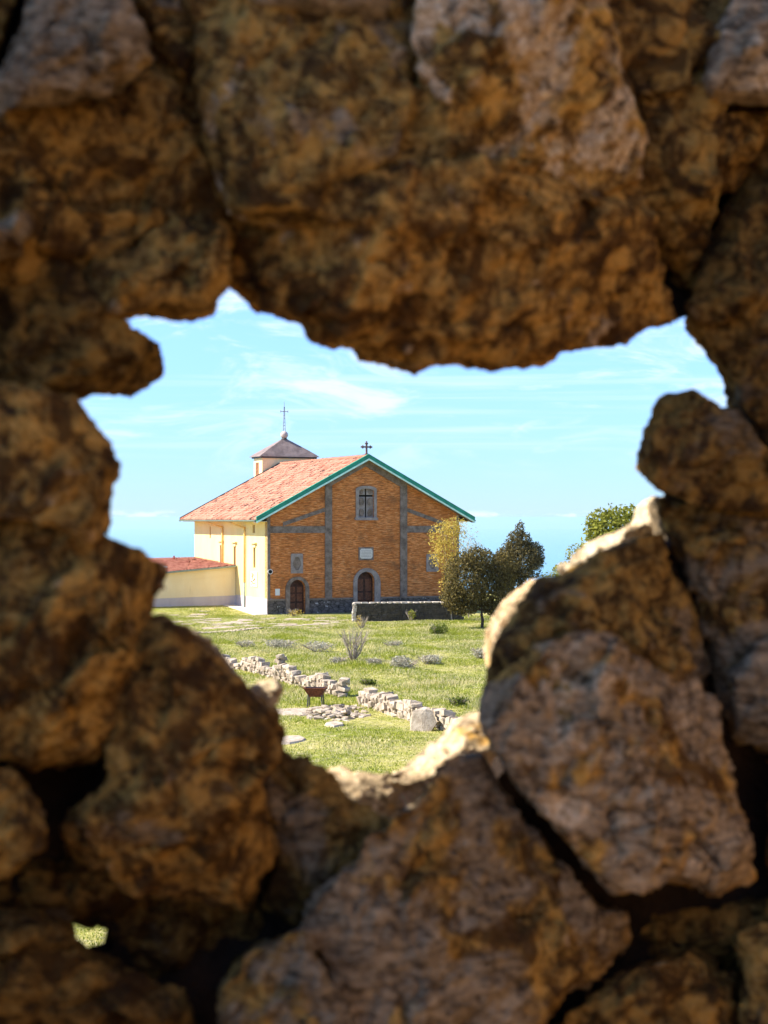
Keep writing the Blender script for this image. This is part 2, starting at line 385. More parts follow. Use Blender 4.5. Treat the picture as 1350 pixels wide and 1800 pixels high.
ring = [bm.verts.new((S * math.cos(2*math.pi*k/96), S * math.sin(2*math.pi*k/96), -600)) for k in range(96)]; bm.faces.new(ring)
tag(bmdone('sea', bm, M_SEA), 'hazy blue sea fading into the sky beyond the hilltop', kind='structure')

# ------------------------------------------------------------------ church
church = empty('church', A0, ANG, 'brick fronted church with yellow side wall, tiled roof and green gable trim', 'church')
W, L = 15.9, 18.4; OV = 1.0; FO = .6; EZ = 7.2; SL = 4.75 / 8.95
def rz(x): return EZ + SL * (min(x, W - x) + OV)          # roof top surface height at local x
mf = lambda a, b, d: (a, d, b)          # facade plane map, depth towards the back
ms = lambda a, b, d: (d, a, b)          # side wall map, depth towards the inside
BASE = -.6
dl0, _ = fac(509, 1020); dl1, _ = fac(536.5, 1020); dlz = fac(522, 1019)[1]
dc0, _ = fac(627.4, 1006); dc1, _ = fac(658, 1006); dcz = fac(642, 1005)[1]
wa0 = fac(630, 880)[0]; wa1 = fac(657, 880)[0]; wz0 = fac(643, 909.5)[1]; wz1 = fac(643, 859)[1]
bm = bmesh.new()
top = .18
plate(bm, [(0, BASE), (W, BASE), (W, rz(W) - top), (W/2, rz(W/2) - top), (0, rz(0) - top)],
      [arch(dl0, dl1, BASE + .1, dlz), arch(dc0, dc1, BASE + .1, dcz), arch(wa0, wa1, wz0, wz1, .25)], 0, .5, mf)
bmdone('facade_wall', bm, M_BRICK, church)
# side wall with slit windows
slits = [(445.2, 449.0, 962, 998), (410.6, 414.4, 960, 999), (386.7, 390.5, 958, 999), (368.6, 370.6, 926, 946), (444, 448, 922.5, 936.6)]
holes = []; slit_l = []
for x0, x1, y0, y1 in slits:
    a1, zt = sid(x0, y0); a0, _ = sid(x1, y0); zb = sid((x0 + x1) / 2, y1)[1]; slit_l.append((a0, a1, zb, zt)); holes.append(rect(a0, a1, zb, zt))
bm = bmesh.new(); pz = 1.25
plate(bm, rect(.5, L, pz, rz(0) - top), holes, 0, .4, ms)
box(bm, 0, .4, .003, .5, pz, rz(0) - top)
bmdone('side_wall', bm, M_YELLOW, church)
bm = bmesh.new(); box(bm, -.03, .4, -.012, L, BASE, pz); bmdone('side_plinth', bm, M_PGREY, church)
bm = bmesh.new(); box(bm, W - .4, W, .5, L, BASE, rz(0) - top); bmdone('side_wall', bm, M_YELLOW, church)
bm = bmesh.new(); plate(bm, [(0.4, BASE), (W - .4, BASE), (W - .4, rz(.4) - top), (W/2, rz(W/2) - top), (.4, rz(.4) - top)], [], L - .4, L, mf)
bmdone('rear_wall', bm, M_YELLOW, church)
for i, (a0, a1, zb, zt) in enumerate(slit_l):
    bm = bmesh.new(); box(bm, .16, .22, a0 - .04, a1 + .04, zb - .04, zt + .04); wnd = bmdone('window', bm, M_SHUT, church)
    bm = bmesh.new(); c = (a0 + a1) / 2; box(bm, .145, .16, c - .015, c + .015, zb, zt); bmdone('mullion', bm, M_DMETAL, wnd)
    if i < 4:
        h = .28 if i < 3 else .10
        bm = bmesh.new(); hw = (a1 - a0) / 2 + (.34 if i < 3 else .5)
        plate(bm, [(c - hw, zt + h), (c + hw, zt + h), (c + hw, zt + h + .07), (c - hw, zt + h + .07)], [], -.20, 0, ms)
        if i < 3: plate(bm, [(c - hw * .55, zt), (c + hw * .55, zt), (c + hw * .6, zt + h), (c - hw * .6, zt + h)], [], -.07, 0, ms)
        bmdone('window_hood', bm, M_YELLOW, church)
# grey stone trims on the facade (each its own part)
def fpoly(pts): return [fac(x, y) for x, y in pts]
def trim(name, pts, d=-.05, mat=M_GREY, back=-.002, label=None):
    bm = bmesh.new(); plate(bm, pts, [], d, back, mf); o = bmdone(name, bm, mat, church)
    if label: o['label'] = label
    return o
PZ = 1.10
pl0, pl1 = fac(571, 900)[0], fac(583, 900)[0]; pr0, pr1 = fac(703, 900)[0], fac(715, 900)[0]
RT = .20
for a, b in ((pl0, pl1), (pr0, pr1)):
    trim('pilaster', [(a, PZ + .12), (b, PZ + .12), (b, rz(b) - RT), (a, rz(a) - RT)], -.10)
trim('corner_strip', rect(.0, .22, PZ + .12, rz(0) - RT), -.05)
trim('corner_strip', rect(W - .22, W, PZ + .12, rz(0) - RT), -.05)
bz0, bz1 = fac(520, 937)[1], fac(520, 925)[1]
trim('belt_course', rect(.223, pl0 - .003, bz0, bz1), -.06); trim('belt_course', rect(pr1 + .003, W - .223, bz0, bz1), -.06)
def slantband(a, b, za, zb, h): return [(a, za), (b, zb), (b, zb + h), (a, za + h)]
za = fac(495, 926)[1]; zb = fac(571, 897)[1]; a = fac(495, 926)[0]
trim('raking_band', slantband(a + .1, pl0 - .003, bz1 + .003, zb - .1, .30), -.045)
trim('raking_band', slantband(pr1 + .003, W - a - .1, zb - .1, bz1 + .003, .30), -.045)
trim('gable_band', [(pl1 + .003, rz(pl1) - RT - .52), (W/2, rz(W/2) - RT - .52), (W/2, rz(W/2) - RT), (pl1 + .003, rz(pl1) - RT)], -.08)
trim('gable_band', [(W/2, rz(W/2) - RT - .52), (pr0 - .003, rz(pr0) - RT - .52), (pr0 - .003, rz(pr0) - RT), (W/2, rz(W/2) - RT)], -.08)
# plinth and its moulding between the doorways
fl0, fl1 = fac(501.5, 1014)[0], fac(543, 1014)[0]; fc0, fc1 = fac(620.6, 1000)[0], fac(668, 1000)[0]
for a, b in ((0, fl0), (fl1, fc0), (fc1, W)):
    trim('plinth', rect(a, b, BASE, PZ), -.09, M_PLINTH); trim('plinth_moulding', rect(a, b, PZ + .003, PZ + .117), -.14, M_GREY)
# door surrounds, doors
def ringU(o0, o1, oz, i0, i1, iz, zb):
    n = 14; oc, ohw = (o0+o1)/2, (o1-o0)/2; ic, ihw = (i0+i1)/2, (i1-i0)/2
    out_ = [(oc + ohw*math.cos(math.pi*i/n), oz - ohw + ohw*math.sin(math.pi*i/n)) for i in range(n+1)]
    inn = [(ic + ihw*math.cos(math.pi*i/n), iz - ihw + ihw*math.sin(math.pi*i/n)) for i in range(n, -1, -1)]
    return [(o1, zb)] + out_ + [(o0, zb), (i0, zb)] + inn + [(i1, zb)]
def door(o0, o1, oz, i0, i1, iz, mat, lab):
    trim('door_surround', ringU(o0, o1, oz, i0, i1, iz, BASE), -.12, mat)
    bm = bmesh.new(); plate(bm, arch(i0 - .02, i1 + .02, BASE, iz + .02), [], .34, .40, mf); d = bmdone('door', bm, M_WOOD, church); d['label'] = lab
    c = (i0 + i1) / 2; q = (i1 - i0) / 2
    for sx in (-1, 1):
        for z0, z1 in ((.25, .85), (1.0, 1.55), (1.68, iz - .55)):
            bm = bmesh.new(); xa, xb = sorted((c + sx * q * .12, c + sx * q * .80)); box(bm, xa, xb, .30, .338, z0, z1); bmdone('door_panel', bm, M_WOODL, d)
    bm = bmesh.new(); tube(bm, [(c + .08, .27, 1.1), (c + .08, .33, 1.1)], .035); bmdone('door_handle', bm, M_DMETAL, d)
door(fl0, fl1, fac(522, 1013.5)[1], dl0, dl1, dlz, M_GREY, 'tall dark arched door under the oval niche')
door(fc0, fc1, fac(643, 998.5)[1], dc0, dc1, dcz, M_GREYL, 'dark brown arched main door in pale grey surround')
# gable window: stone frame, carved panel with a cross cut out
o0, o1 = fac(625, 880)[0], fac(661.5, 880)[0]; oz0, oz1 = fac(643, 914.5)[1], fac(643, 854)[1]
bm = bmesh.new(); plate(bm, arch(o0, o1, oz0 + .2, oz1, .28), [arch(wa0, wa1, wz0 + .001, wz1, .25)], -.10, -.002, mf)
win = bmdone('window_frame', bm, M_GREYL, church)
bm = bmesh.new(); box(bm, o0 - .08, o1 + .08, -.18, -.002, oz0, oz0 + .2); bmdone('window_sill', bm, M_GREYL, win)
wc = (wa0 + wa1) / 2; hz = fac(643, 871.5)[1]
for a0, a1, z0, z1, mt in ((wa0, wc - .06, wz0, hz - .07, 0), (wc + .06, wa1, wz0, hz - .07, 0), (wa0, wc - .06, hz + .07, wz1 - .02, 1), (wc + .06, wa1, hz + .07, wz1 - .02, 1)):
    bm = bmesh.new(); box(bm, a0, a1, .10, .18, z0, z1); pn = bmdone('carved_panel', bm, M_GREYL, win)
    cx, cz = (a0 + a1) / 2, (z0 + z1) / 2
    for dz in ((-.42, .42) if mt == 0 else (0,)):
        bm = bmesh.new(); n = 14; rr = .20 if mt == 0 else .12
        plate(bm, [(cx + rr*math.cos(2*math.pi*k/n), cz + dz + rr*1.5*math.sin(2*math.pi*k/n)) for k in range(n)], [], .04, .099, mf); bmdone('carved_relief', bm, M_GREY, pn)
bm = bmesh.new(); box(bm, wa0 + .002, wa1 - .002, .3, .45, wz0 + .002, wz1 - .05); bmdone('window_recess', bm, M_BLACK, win)
# marble plaque over main door
a0, z0 = fac(630, 985); a1, z1 = fac(656, 962)
bm = bmesh.new(); plate(bm, rect(a0, a1, z0, z1), [], -.07, -.002, mf); pq = bmdone('plaque', bm, M_GREY, church)
bm = bmesh.new(); c1 = .12; x0, x1, y0, y1 = a0 + .1, a1 - .1, z0 + .13, z1 - .1
plate(bm, [(x0 + c1, y0), (x1 - c1, y0), (x1, y0 + c1), (x1, y1 - c1), (x1 - c1, y1), (x0 + c1, y1), (x0, y1 - c1), (x0, y0 + c1)], [], -.10, -.072, mf); bmdone('marble_slab', bm, M_MARBLE, pq)
for k in range(5):
    bm = bmesh.new(); zz = y1 - .16 - k * .11; dx = .1 + .03 * (k % 2); box(bm, x0 + dx, x1 - dx, -.103, -.1005, zz - .012, zz + .012); bmdone('carved_line', bm, M_GREYL, pq)
# niches left and right
def niche(px0, px1, py0, py1):
    a0, z0 = fac(px0, py1); a1, z1 = fac(px1, py0); c, zc = (a0 + a1)/2, (z0 + z1)/2; hw, hh = (a1 - a0)/2, (z1 - z0)/2
    inner = [(c + hw * .62 * math.cos(t) * (1 + .16*math.cos(4*t)), zc + hh * .70 * math.sin(t)*(1 - .05*math.cos(4*t))) for t in np.linspace(0, 2*math.pi, 22, endpoint=False)]
    ear = hw * .2
    outer = [(a0, z0), (a1, z0), (a1, z1 - ear), (a1 - ear*.6, z1), (a0 + ear*.6, z1), (a0, z1 - ear)]
    bm = bmesh.new(); plate(bm, outer, [inner], -.09, -.002, mf); o = bmdone('niche', bm, M_GREYL, church)
    bm = bmesh.new(); plate(bm, [(c + (x - c)*.98, zc + (z - zc)*.98) for x, z in inner], [], -.03, -.003, mf); bmdone('niche_panel', bm, M_GREY, o)
niche(511, 532, 973, 1008); niche(749, 770, 974, 1005)
# notice sheet, round lamp at the corner
a0, z0 = fac(483.7, 1046.7); a1, z1 = fac(491.7, 1035); bm = bmesh.new(); box(bm, a0, a1, -.03, -.003, z0, z1); bmdone('notice_sheet', bm, M_WHITE, church)
a0, z0 = fac(473.5, 1004.8)
bm = bmesh.new(); tube(bm, [(a0, -.05, z0), (a0, -.22, z0)], [.16, .20], 14); lm = bmdone('loudspeaker', bm, M_WHITE, church)
bm = bmesh.new(); tube(bm, [(a0, -.221, z0), (a0, -.235, z0)], .14, 14); bmdone('speaker_cone', bm, M_BLACK, lm)
# mosaic panel on the side wall (abstract coloured tesserae)
a1, z1 = sid(442, 1004.5); a0, z0 = sid(452.8, 1031.5)
bm = bmesh.new(); box(bm, -.06, -.002, a0, a1, z0, z1); mo = bmdone('mosaic_panel', bm, M_WHITE, church); mo['label'] = 'pale panel of coloured tiles picturing a standing figure'
def tess_mat():
    m, nt_, b = new_mat('tesserae', .5, .4); nb = NB(nt_); r = nt_.nodes.new('ShaderNodeValToRGB'); r.color_ramp.interpolation = 'CONSTANT'
    cs = [(0, (.75, .72, .62)), (.35, (.35, .12, .05)), (.45, (.80, .60, .25)), (.62, (.20, .30, .45)), (.70, (.78, .75, .68)), (.85, (.45, .30, .12)), (.94, (.12, .22, .12))]
    el = r.color_ramp.elements; el[0].position = 0; el[0].color = cs[0][1] + (1,); el[1].position = cs[1][0]; el[1].color = cs[1][1] + (1,)
    for p, c in cs[2:]: e = el.new(p); e.color = c + (1,)
    nt_.links.new(nb.rnd(), r.inputs[0])
    nt_.links.new(r.outputs[0], b.inputs['Base Color']); return m
M_TESS = tess_mat()
me = None
for i in range(6):
    for j in range(9):
        if (i in (0, 5)) and j % 3 == 1: continue
        aa = a0 + .08 + (a1 - a0 - .16) * i / 6; zz = z0 + .08 + (z1 - z0 - .16) * j / 9
        if me is None:
            bm = bmesh.new(); box(bm, -.072, -.061, 0, (a1 - a0 - .16)/6*.92, 0, (z1 - z0 - .16)/9*.92); q = bmdone('tessera', bm, M_TESS, mo); me = q.data
        else: q = link('tessera', me, None, mo)
        q.location = (0, aa, zz)
# roof: deck, tiles, fascias, ridge
def deck(bm, x0, x1, y0, y1, t, up=0.):
    pts = [(x0, rz(x0) - t + up), (x1, rz(x1) - t + up), (x1, rz(x1) - .02 + up), (x0, rz(x0) - .02 + up)]
    plate(bm, pts, [], y0, y1, mf)
Y0, Y1 = -FO, L + .7
bm = bmesh.new(); deck(bm, -OV, W/2, Y0, Y1, .16); deck(bm, W/2 + .002, W + OV, Y0, Y1, .16)
roof = bmdone('roof', bm, simple('roof_deck', (.20, .15, .11), .9), church)
def tiles(name, x_start, x_end, y0, y1, zf, parent, mat, cw=.24, rl=.36, seed=1):
    """curved roof tiles: columns along y, rows along x; zf(x)=height"""
    rg = np.random.default_rng(seed); Vt = []; Ft = []; sgn = 1 if x_end > x_start else -1
    nrow = int(abs(x_end - x_start) / rl); ncol = int((y1 - y0) / cw)
    prof = [(-.5, 0), (-.3, .07), (0, .10), (.3, .07), (.5, 0)]
    for r in range(nrow):
        for c in range(ncol):
            if rg.random() < .004: continue
            xa = x_start + sgn * (r * rl - .03); xb = x_start + sgn * ((r + 1) * rl + .05)
            yc = y0 + (c + .5) * cw + rg.normal(0, .008); la = .035 + rg.normal(0, .012); lb = .0 + rg.normal(0, .005); b0 = len(Vt)
            dx = rg.normal(0, .015)
            for (x, lift, sc) in ((xa + dx, la, 1.), (xb, lb, .85)):
                for p, hh in prof: Vt.append((x, yc + p * cw * sc, zf(min(max(x, min(x_start, x_end) - .06), max(x_start, x_end))) + lift + hh * sc))
            for k in range(4): Ft.append((b0 + k, b0 + k + 1, b0 + 6 + k, b0 + 5 + k))
            Vt.append((xa + dx, yc - .5*cw, zf(xa) + la - .03)); Vt.append((xa + dx, yc + .5*cw, zf(xa) + la - .03)); v = len(Vt) - 2
            Ft.append((b0, b0 + 1, b0 + 3, b0 + 4)); Ft.append((v, b0, b0 + 4, v + 1)); Ft.append((b0 + 1, b0 + 2, b0 + 3, b0 + 3))
    Ft = [f for f in Ft if len(set(f)) == 4]
    o = link(name, from_arrays(name, Vt, Ft), mat, parent); o['kind'] = 'stuff'; return o
tiles('roof_tiles', -OV - .05, W/2, Y0 + .12, Y1, rz, roof, M_TILE)
tiles('roof_tiles', W + OV + .05, W/2, Y0 + .12, Y1, rz, roof, M_TILE, seed=2)
me = None
for k in range(int((Y1 - Y0 - .3) / .42)):
    if me is None:
        bm = bmesh.new(); n = 7
        for (y, s_) in ((0, 1.), (.46, .86)):
            for i in range(n): bm.verts.new((.17*s_*math.cos(math.pi*i/(n-1)), y, .17*s_*math.sin(math.pi*i/(n-1))))
        bm.verts.ensure_lookup_table()
        for i in range(n - 1): bm.faces.new((bm.verts[i], bm.verts[i+1], bm.verts[n+i+1], bm.verts[n+i]))
        q = bmdone('ridge_tile', bm, M_TILE, roof, normals=False); me = q.data
    else: q = link('ridge_tile', me, None, roof)
    q.location = (W/2, Y0 + .15 + k * .42, rz(W/2) + .03 + random.uniform(-.01, .01))
def rake(name, side, y0, y1, up0, up1, mat, par=roof):
    bm = bmesh.new()
    xe, xm = (-OV - .08, W/2) if side < 0 else (W + OV + .08, W/2 + .001)
    ze = EZ - SL * .08; pts = [(xe, ze + up0), (xm, rz(W/2) + up0), (xm, rz(W/2) + up1), (xe, ze + up1)]
    plate(bm, pts, [], y0, y1, mf); return bmdone(name, bm, mat, par)
for sd in (-1, 1):
    rake('verge_board', sd, Y0 - .08, Y0 - .003, -.13, .15, M_GREEN)
    rake('verge_trim', sd, Y0 - .12, Y0 - .083, -.27, -.133, M_GREENL)
    rake('verge_trim', sd, Y0 - .10, Y0 + .16, .163, .20, M_GREEN)
    rake('verge_soffit', sd, Y0 + .01, -.003, -.24, -.185, simple('soffit', (.28, .2, .15), .9))
    rake('rear_verge', sd, Y1 + .003, Y1 + .06, -.2, .15, M_DMETAL)
for sx in (-1, 1):
    xg = -OV - .10 if sx < 0 else W + OV + .10
    bm = bmesh.new(); n = 7
    prof = [(xg + .10*math.cos(math.pi + math.pi*i/(n-1)), EZ - .08 + .11*math.sin(math.pi + math.pi*i/(n-1))) for i in range(n)] + [(xg + .085, EZ - .08), (xg - .085, EZ - .08)]
    plate(bm, prof, [], Y0, Y1, mf); bmdone('gutter', bm, M_GUTTER, roof)
    bm = bmesh.new(); xa, xb = ((-OV, 0) if sx < 0 else (W, W + OV))
    box(bm, xa, xb, -.003, L, EZ - .22, EZ - .17); bmdone('soffit', bm, M_YELLOW2, roof)
# down pipes on the side wall
for (g, e, b, zb) in (((377.5, 915), (393, 927), 393, 1.6), ((417.5, 914), (432, 928), 433.3, .1)):
    ya, zg = sid(g[0], g[1]); ye, ze = sid(e[0], e[1]); ya = min(ya, L - .5)
    bm = bmesh.new(); tube(bm, [(-OV * .9, ya, EZ - .15), (-.55, (ya + ye) / 2, EZ - .45), (-.12, ye, ze), (-.11, ye, ze - .3), (-.11, ye, 2.3)], .078, 8); pp = bmdone('downpipe', bm, M_PIPE, church, True)
    if zb < 1: bm = bmesh.new(); tube(bm, [(-.11, ye, 2.3), (-.11, ye, -.1)], .06, 8); bmdone('lower_pipe', bm, M_GUTTER, pp, True)
    for zc in (6, 4.4, 2.9):
        bm = bmesh.new(); tube(bm, [(-.11, ye, zc - .04), (-.11, ye, zc + .04)], .075, 8); bmdone('pipe_bracket', bm, M_GUTTER, pp)
# gable cross
def trefoil_cross(name, x, y, z, h, mat, par, rad):
    bm = bmesh.new(); w2 = h * .38; cz = z + h * .60
    box(bm, x - rad, x + rad, y - rad, y + rad, z, z + h * .92); box(bm, x - w2, x - rad - .001, y - rad*.9, y + rad*.9, cz - rad, cz + rad); box(bm, x + rad + .001, x + w2, y - rad*.9, y + rad*.9, cz - rad, cz + rad)
    for px_, pz_ in ((x - w2, cz), (x + w2, cz), (x, z + h * .94)):
        for q in range(3):
            an = {0: 0, 1: 2.1, 2: -2.1}[q]; dirx, dirz = (1 if px_ > x else -1 if px_ < x else 0), (1 if px_ == x else 0)
            ax, az = dirx*math.cos(an) - dirz*math.sin(an), dirx*math.sin(an) + dirz*math.cos(an)
            bmesh.ops.create_icosphere(bm, subdivisions=1, radius=rad * 1.25, matrix=Matrix.Translation((px_ + ax*rad*1.3, y, pz_ + az*rad*1.3)))
    box(bm, x - rad*2, x + rad*2, y - rad*2, y + rad*2, z - .12, z + .05)
    return bmdone(name, bm, mat, par)
trefoil_cross('gable_cross', W/2, -.2, rz(W/2) + .2, .92, simple('cross_stone', (.16, .10, .085), .8), church, .06)
# lantern tower behind the ridge
TX0, TX1, TY0, TY1 = 5.55, 10.55, L + .9, L + 3.1
# find local x for pixels at depth plane v=TY0
def vpl(px, v):
    o = A0 + Vv * v; k = (px - HX) / F; return (o.y * k - o.x) / (U.x - U.y * k)
TX0, TX1 = vpl(461, TY0), vpl(553, TY0)
od = (A0 + Vv * TY0 + U * TX0).y; TZ = EYE - (805 - HY) / F * od
bm = bmesh.new(); box(bm, TX0, TX1, TY0, TY1, 0, TZ); tower = bmdone('lantern_tower', bm, M_YELLOW2, church)
bm = bmesh.new(); box(bm, TX0 - .02, TX0 + .05, TY0 + .9, TY0 + 1.7, TZ - 1.6, TZ - .35); bmdone('window', bm, M_SHUT, tower)
bm = bmesh.new(); box(bm, TX0 - .16, TX1 + .16, TY0 - .16, TY1 + .16, TZ, TZ + .13); bmdone('cornice', bm, M_DMETAL, tower)
cxm, cym = (TX0 + TX1)/2, (TY0 + TY1)/2; apz = EYE - (770 - HY) / F * (od + 1)
bm = bmesh.new(); rings = []
for t in (0, .1, .35, .7, .93, 1.):
    s_ = 1 - t; hh = (t ** 1.0) * .9 + .1 * t * t; e = .30 * (1 - t)
    hx, hy = ((TX1 - TX0)/2 + .25) * s_ + .10, ((TY1 - TY0)/2 + .25) * s_ + .10
    z = TZ + .133 + (apz - TZ - .13) * (t ** .92 if t else 0); rings.append([bm.verts.new((cxm + a*hx, cym + b*hy, z)) for a, b in ((-1,-1),(1,-1),(1,1),(-1,1))])
for r0, r1 in zip(rings, rings[1:]):
    for k in range(4): bm.faces.new((r0[k], r0[(k+1) % 4], r1[(k+1) % 4], r1[k]))
bm.faces.new(rings[-1]); bm.faces.new(rings[0]); troof = bmdone('tower_roof', bm, M_COPPER, tower)
for t in (.3, .5, .7):   # standing seams on the front slope
    bm = bmesh.new(); xb = TX0 - .2 + (TX1 - TX0 + .4) * t; tube(bm, [(xb, TY0 - .24, TZ + .16), (cxm + (xb - cxm) * .08, cym - .16, apz - .08)], .03, 5); bmdone('roof_seam', bm, M_GREYL, troof)
bz = EYE - (763.5 - HY) / F * (od + 1)
bm = bmesh.new(); tube(bm, [(cxm, cym, apz - .05), (cxm, cym, apz + .06)], [.30, .18], 12); bmdone('finial_collar', bm, M_DMETAL, tower)
bm = bmesh.new(); bmesh.ops.create_uvsphere(bm, u_segments=20, v_segments=12, radius=.34, matrix=Matrix.Translation((cxm, cym, bz))); bmdone('finial_ball', bm, M_GOLD, tower, True)
ct = EYE - (704 - HY) / F * (od + 1); arm = EYE - (722 - HY) / F * (od + 1)
bm = bmesh.new(); tube(bm, [(cxm - .1, cym, bz + .3), (cxm - .045, cym, arm - .4), (cxm - .03, cym, arm + .4)], .028, 5); tube(bm, [(cxm + .1, cym, bz + .3), (cxm + .045, cym, arm - .4), (cxm + .03, cym, arm + .4)], .028, 5)
tube(bm, [(cxm, cym, arm + .3), (cxm, cym, ct)], [.03, .012], 5)
for k in range(5): z = bz + .5 + k * .3; tube(bm, [(cxm - .08, cym, z), (cxm + .08, cym, z + .05)], .02, 4)
tube(bm, [(cxm - .34, cym, arm), (cxm + .34, cym, arm)], .03, 6); tube(bm, [(cxm - .34, cym, arm - .1), (cxm - .34, cym, arm + .1)], .03, 5); tube(bm, [(cxm + .34, cym, arm - .1), (cxm + .34, cym, arm + .1)], .03, 5)
bmdone('iron_cross', bm, M_IRONG, tower)

# ------------------------------------------------------------------ annex
s0 = 7.33
annex = empty('annex_building', A0, ANG, 'low yellow annex with red flat roof against the side of the church', 'annex')
XL = -9.5                       # runs left behind the ruin
def atop(x): return 3.49 + .075 * x * 1.0
bm = bmesh.new(); plate(bm, [(XL, 1.19 + .02*XL), (-.035, 1.19), (-.035, atop(0)), (XL, atop(XL))], [], s0, s0 + .3, mf); box(bm, XL, XL + .3, s0 + .302, s0 + 11, -.6, atop(XL) - .02)
bmdone('wall', bm, M_YELLOW2, annex)
bm = bmesh.new(); plate(bm, [(XL, -.7), (-.035, -.5), (-.035, 1.187), (XL, 1.187 + .02*XL)], [], s0 - .03, s0 + .27, mf); bmdone('plinth', bm, M_PGREY, annex)
bm = bmesh.new(); plate(bm, [(XL, atop(XL) - .78), (-.035, atop(0) - .74), (-.035, atop(0) - .69), (XL, atop(XL) - .73)], [], s0 - .025, s0 - .002, mf); bmdone('string_course', bm, M_YELLOW2, annex)
def ahz(x, y): return atop(x) + .06 + (3.86 + .01*x - atop(x)) * (y - s0) / 11.07
bm = bmesh.new()
q = [bm.verts.new((x, y, ahz(x, y) + o)) for x, y, o in ((XL, s0 - .25, 0), (-.04, s0 - .25, 0), (-.04, L - .05, 0), (XL, L - .05, 0), (XL, s0 - .25, -.10), (-.04, s0 - .25, -.10), (-.04, L - .05, -.10), (XL, L - .05, -.10))]
for f in ((0,1,2,3),(4,5,6,7),(0,1,5,4),(1,2,6,5),(2,3,7,6),(3,0,4,7)): bm.faces.new([q[i] for i in f])
ar = bmdone('roof', bm, M_TILE2, annex)
bm = bmesh.new(); q = []
for x in (XL, -.04):
    for dy, dz in ((-.36, .02), (-.253, .02), (-.253, -.10), (-.36, -.10)): q.append(bm.verts.new((x, s0 + dy, atop(x) + .05 + dz)))
for f in ((0,1,2,3),(4,5,6,7),(0,1,5,4),(1,2,6,5),(2,3,7,6),(3,0,4,7)): bm.faces.new([q[i] for i in f])
bmdone('gutter', bm, M_GUTTER, ar)
# rows of tiles
Vt, Ft = [], []; rg = np.random.default_rng(5)
for r in range(30):
    for c in range(34):
        x = XL + c * .28; y = s0 - .2 + r * .37
        if rg.random() < .03: continue
        b0 = len(Vt)
        for yy, lf in ((y, .05), (y + .40, .01)):
            for p, hh in ((-.13, 0), (0, .055), (.13, 0)): Vt.append((min(x + .14 + p, -.05), yy, ahz(x, yy) + lf + hh))
        Ft += [(b0, b0+1, b0+4, b0+3), (b0+1, b0+2, b0+5, b0+4)]
o = link('roof_tiles', from_arrays('roof_tiles', Vt, Ft), M_TILE2, ar); o['kind'] = 'stuff'
bm = bmesh.new(); box(bm, -8.6, -5.0, s0 + 2.0, s0 + 5.5, ahz(-7, s0 + 3) + .12, ahz(-7, s0 + 3) + .22); bmdone('skylight', bm, simple('skylight_panel', (.45, .60, .55), .35, .1, 1, 0, .5), ar)
tb = bmesh.new(); tube(tb, [(-2.4, s0 + 9, ahz(-2.4, s0 + 9)), (-2.4, s0 + 9, ahz(-2.4, s0 + 9) + .35)], [.09, .06], 8); bmdone('roof_vent', tb, simple('red_vent', (.25, .05, .03), .8), ar)

# paved strip beside the church
bm = bmesh.new(); q = [A0 + U * (-1.1) - Vv * .3, A0 + U * (-.05) - Vv * .3, A0 + U * (-.05) + Vv * 7.2, A0 + U * (-1.1) + Vv * 7.2]
lo = [bm.verts.new((p.x, p.y, float(hgt(p.x, p.y)) + .05)) for p in q]; hi = [bm.verts.new((p.x, p.y, float(hgt(p.x, p.y)) - .3)) for p in q]
bm.faces.new(lo)
for k in range(4): bm.faces.new((lo[k], lo[(k+1) % 4], hi[(k+1) % 4], hi[k]))
tag(bmdone('pavement', bm, simple('pale_concrete', (.60, .55, .48), .9, .1)), 'pale concrete strip along the church side wall', kind='structure')

# ------------------------------------------------------------------ loose stones: shared low-poly meshes
def hull_stone(seed, n=13):
    rr = random.Random(seed); bm = bmesh.new()
    for _ in range(n):
        v = Vector((rr.uniform(-1, 1), rr.uniform(-1, 1), rr.uniform(-1, 1))); m = max(abs(c) for c in v); v = v / m * rr.uniform(.82, 1.0)
        v = Vector([max(-1, min(1, c * rr.uniform(.85, 1.1))) for c in v]); bm.verts.new(v * .5)
    for sx in (-1, 1):
        for sy in (-1, 1):
            for sz in (-1, 1): bm.verts.new((sx*.5*rr.uniform(.68, .92), sy*.5*rr.uniform(.68, .92), sz*.5*rr.uniform(.68, .92)))
    res = bmesh.ops.convex_hull(bm, input=bm.verts); bmesh.ops.delete(bm, geom=[g for g in res['geom_interior'] if isinstance(g, bmesh.types.BMVert)], context='VERTS')
    me = bpy.data.meshes.new('stone'); bm.to_mesh(me); bm.free(); return me
HULLS = [hull_stone(s) for s in range(10)]; HULLS_D = [hull_stone(s + 50) for s in range(6)]
for m_ in HULLS: m_.materials.append(M_FSTONE)
for m_ in HULLS_D: m_.materials.append(M_DSTONE)
def stone_obj(par, loc, size, rot, hulls=HULLS, name='stone'):
    o = bpy.data.objects.new(name, random.choice(hulls)); COL.objects.link(o); o.parent = par
    o.location = loc; o.scale = size; o.rotation_euler = rot; return o
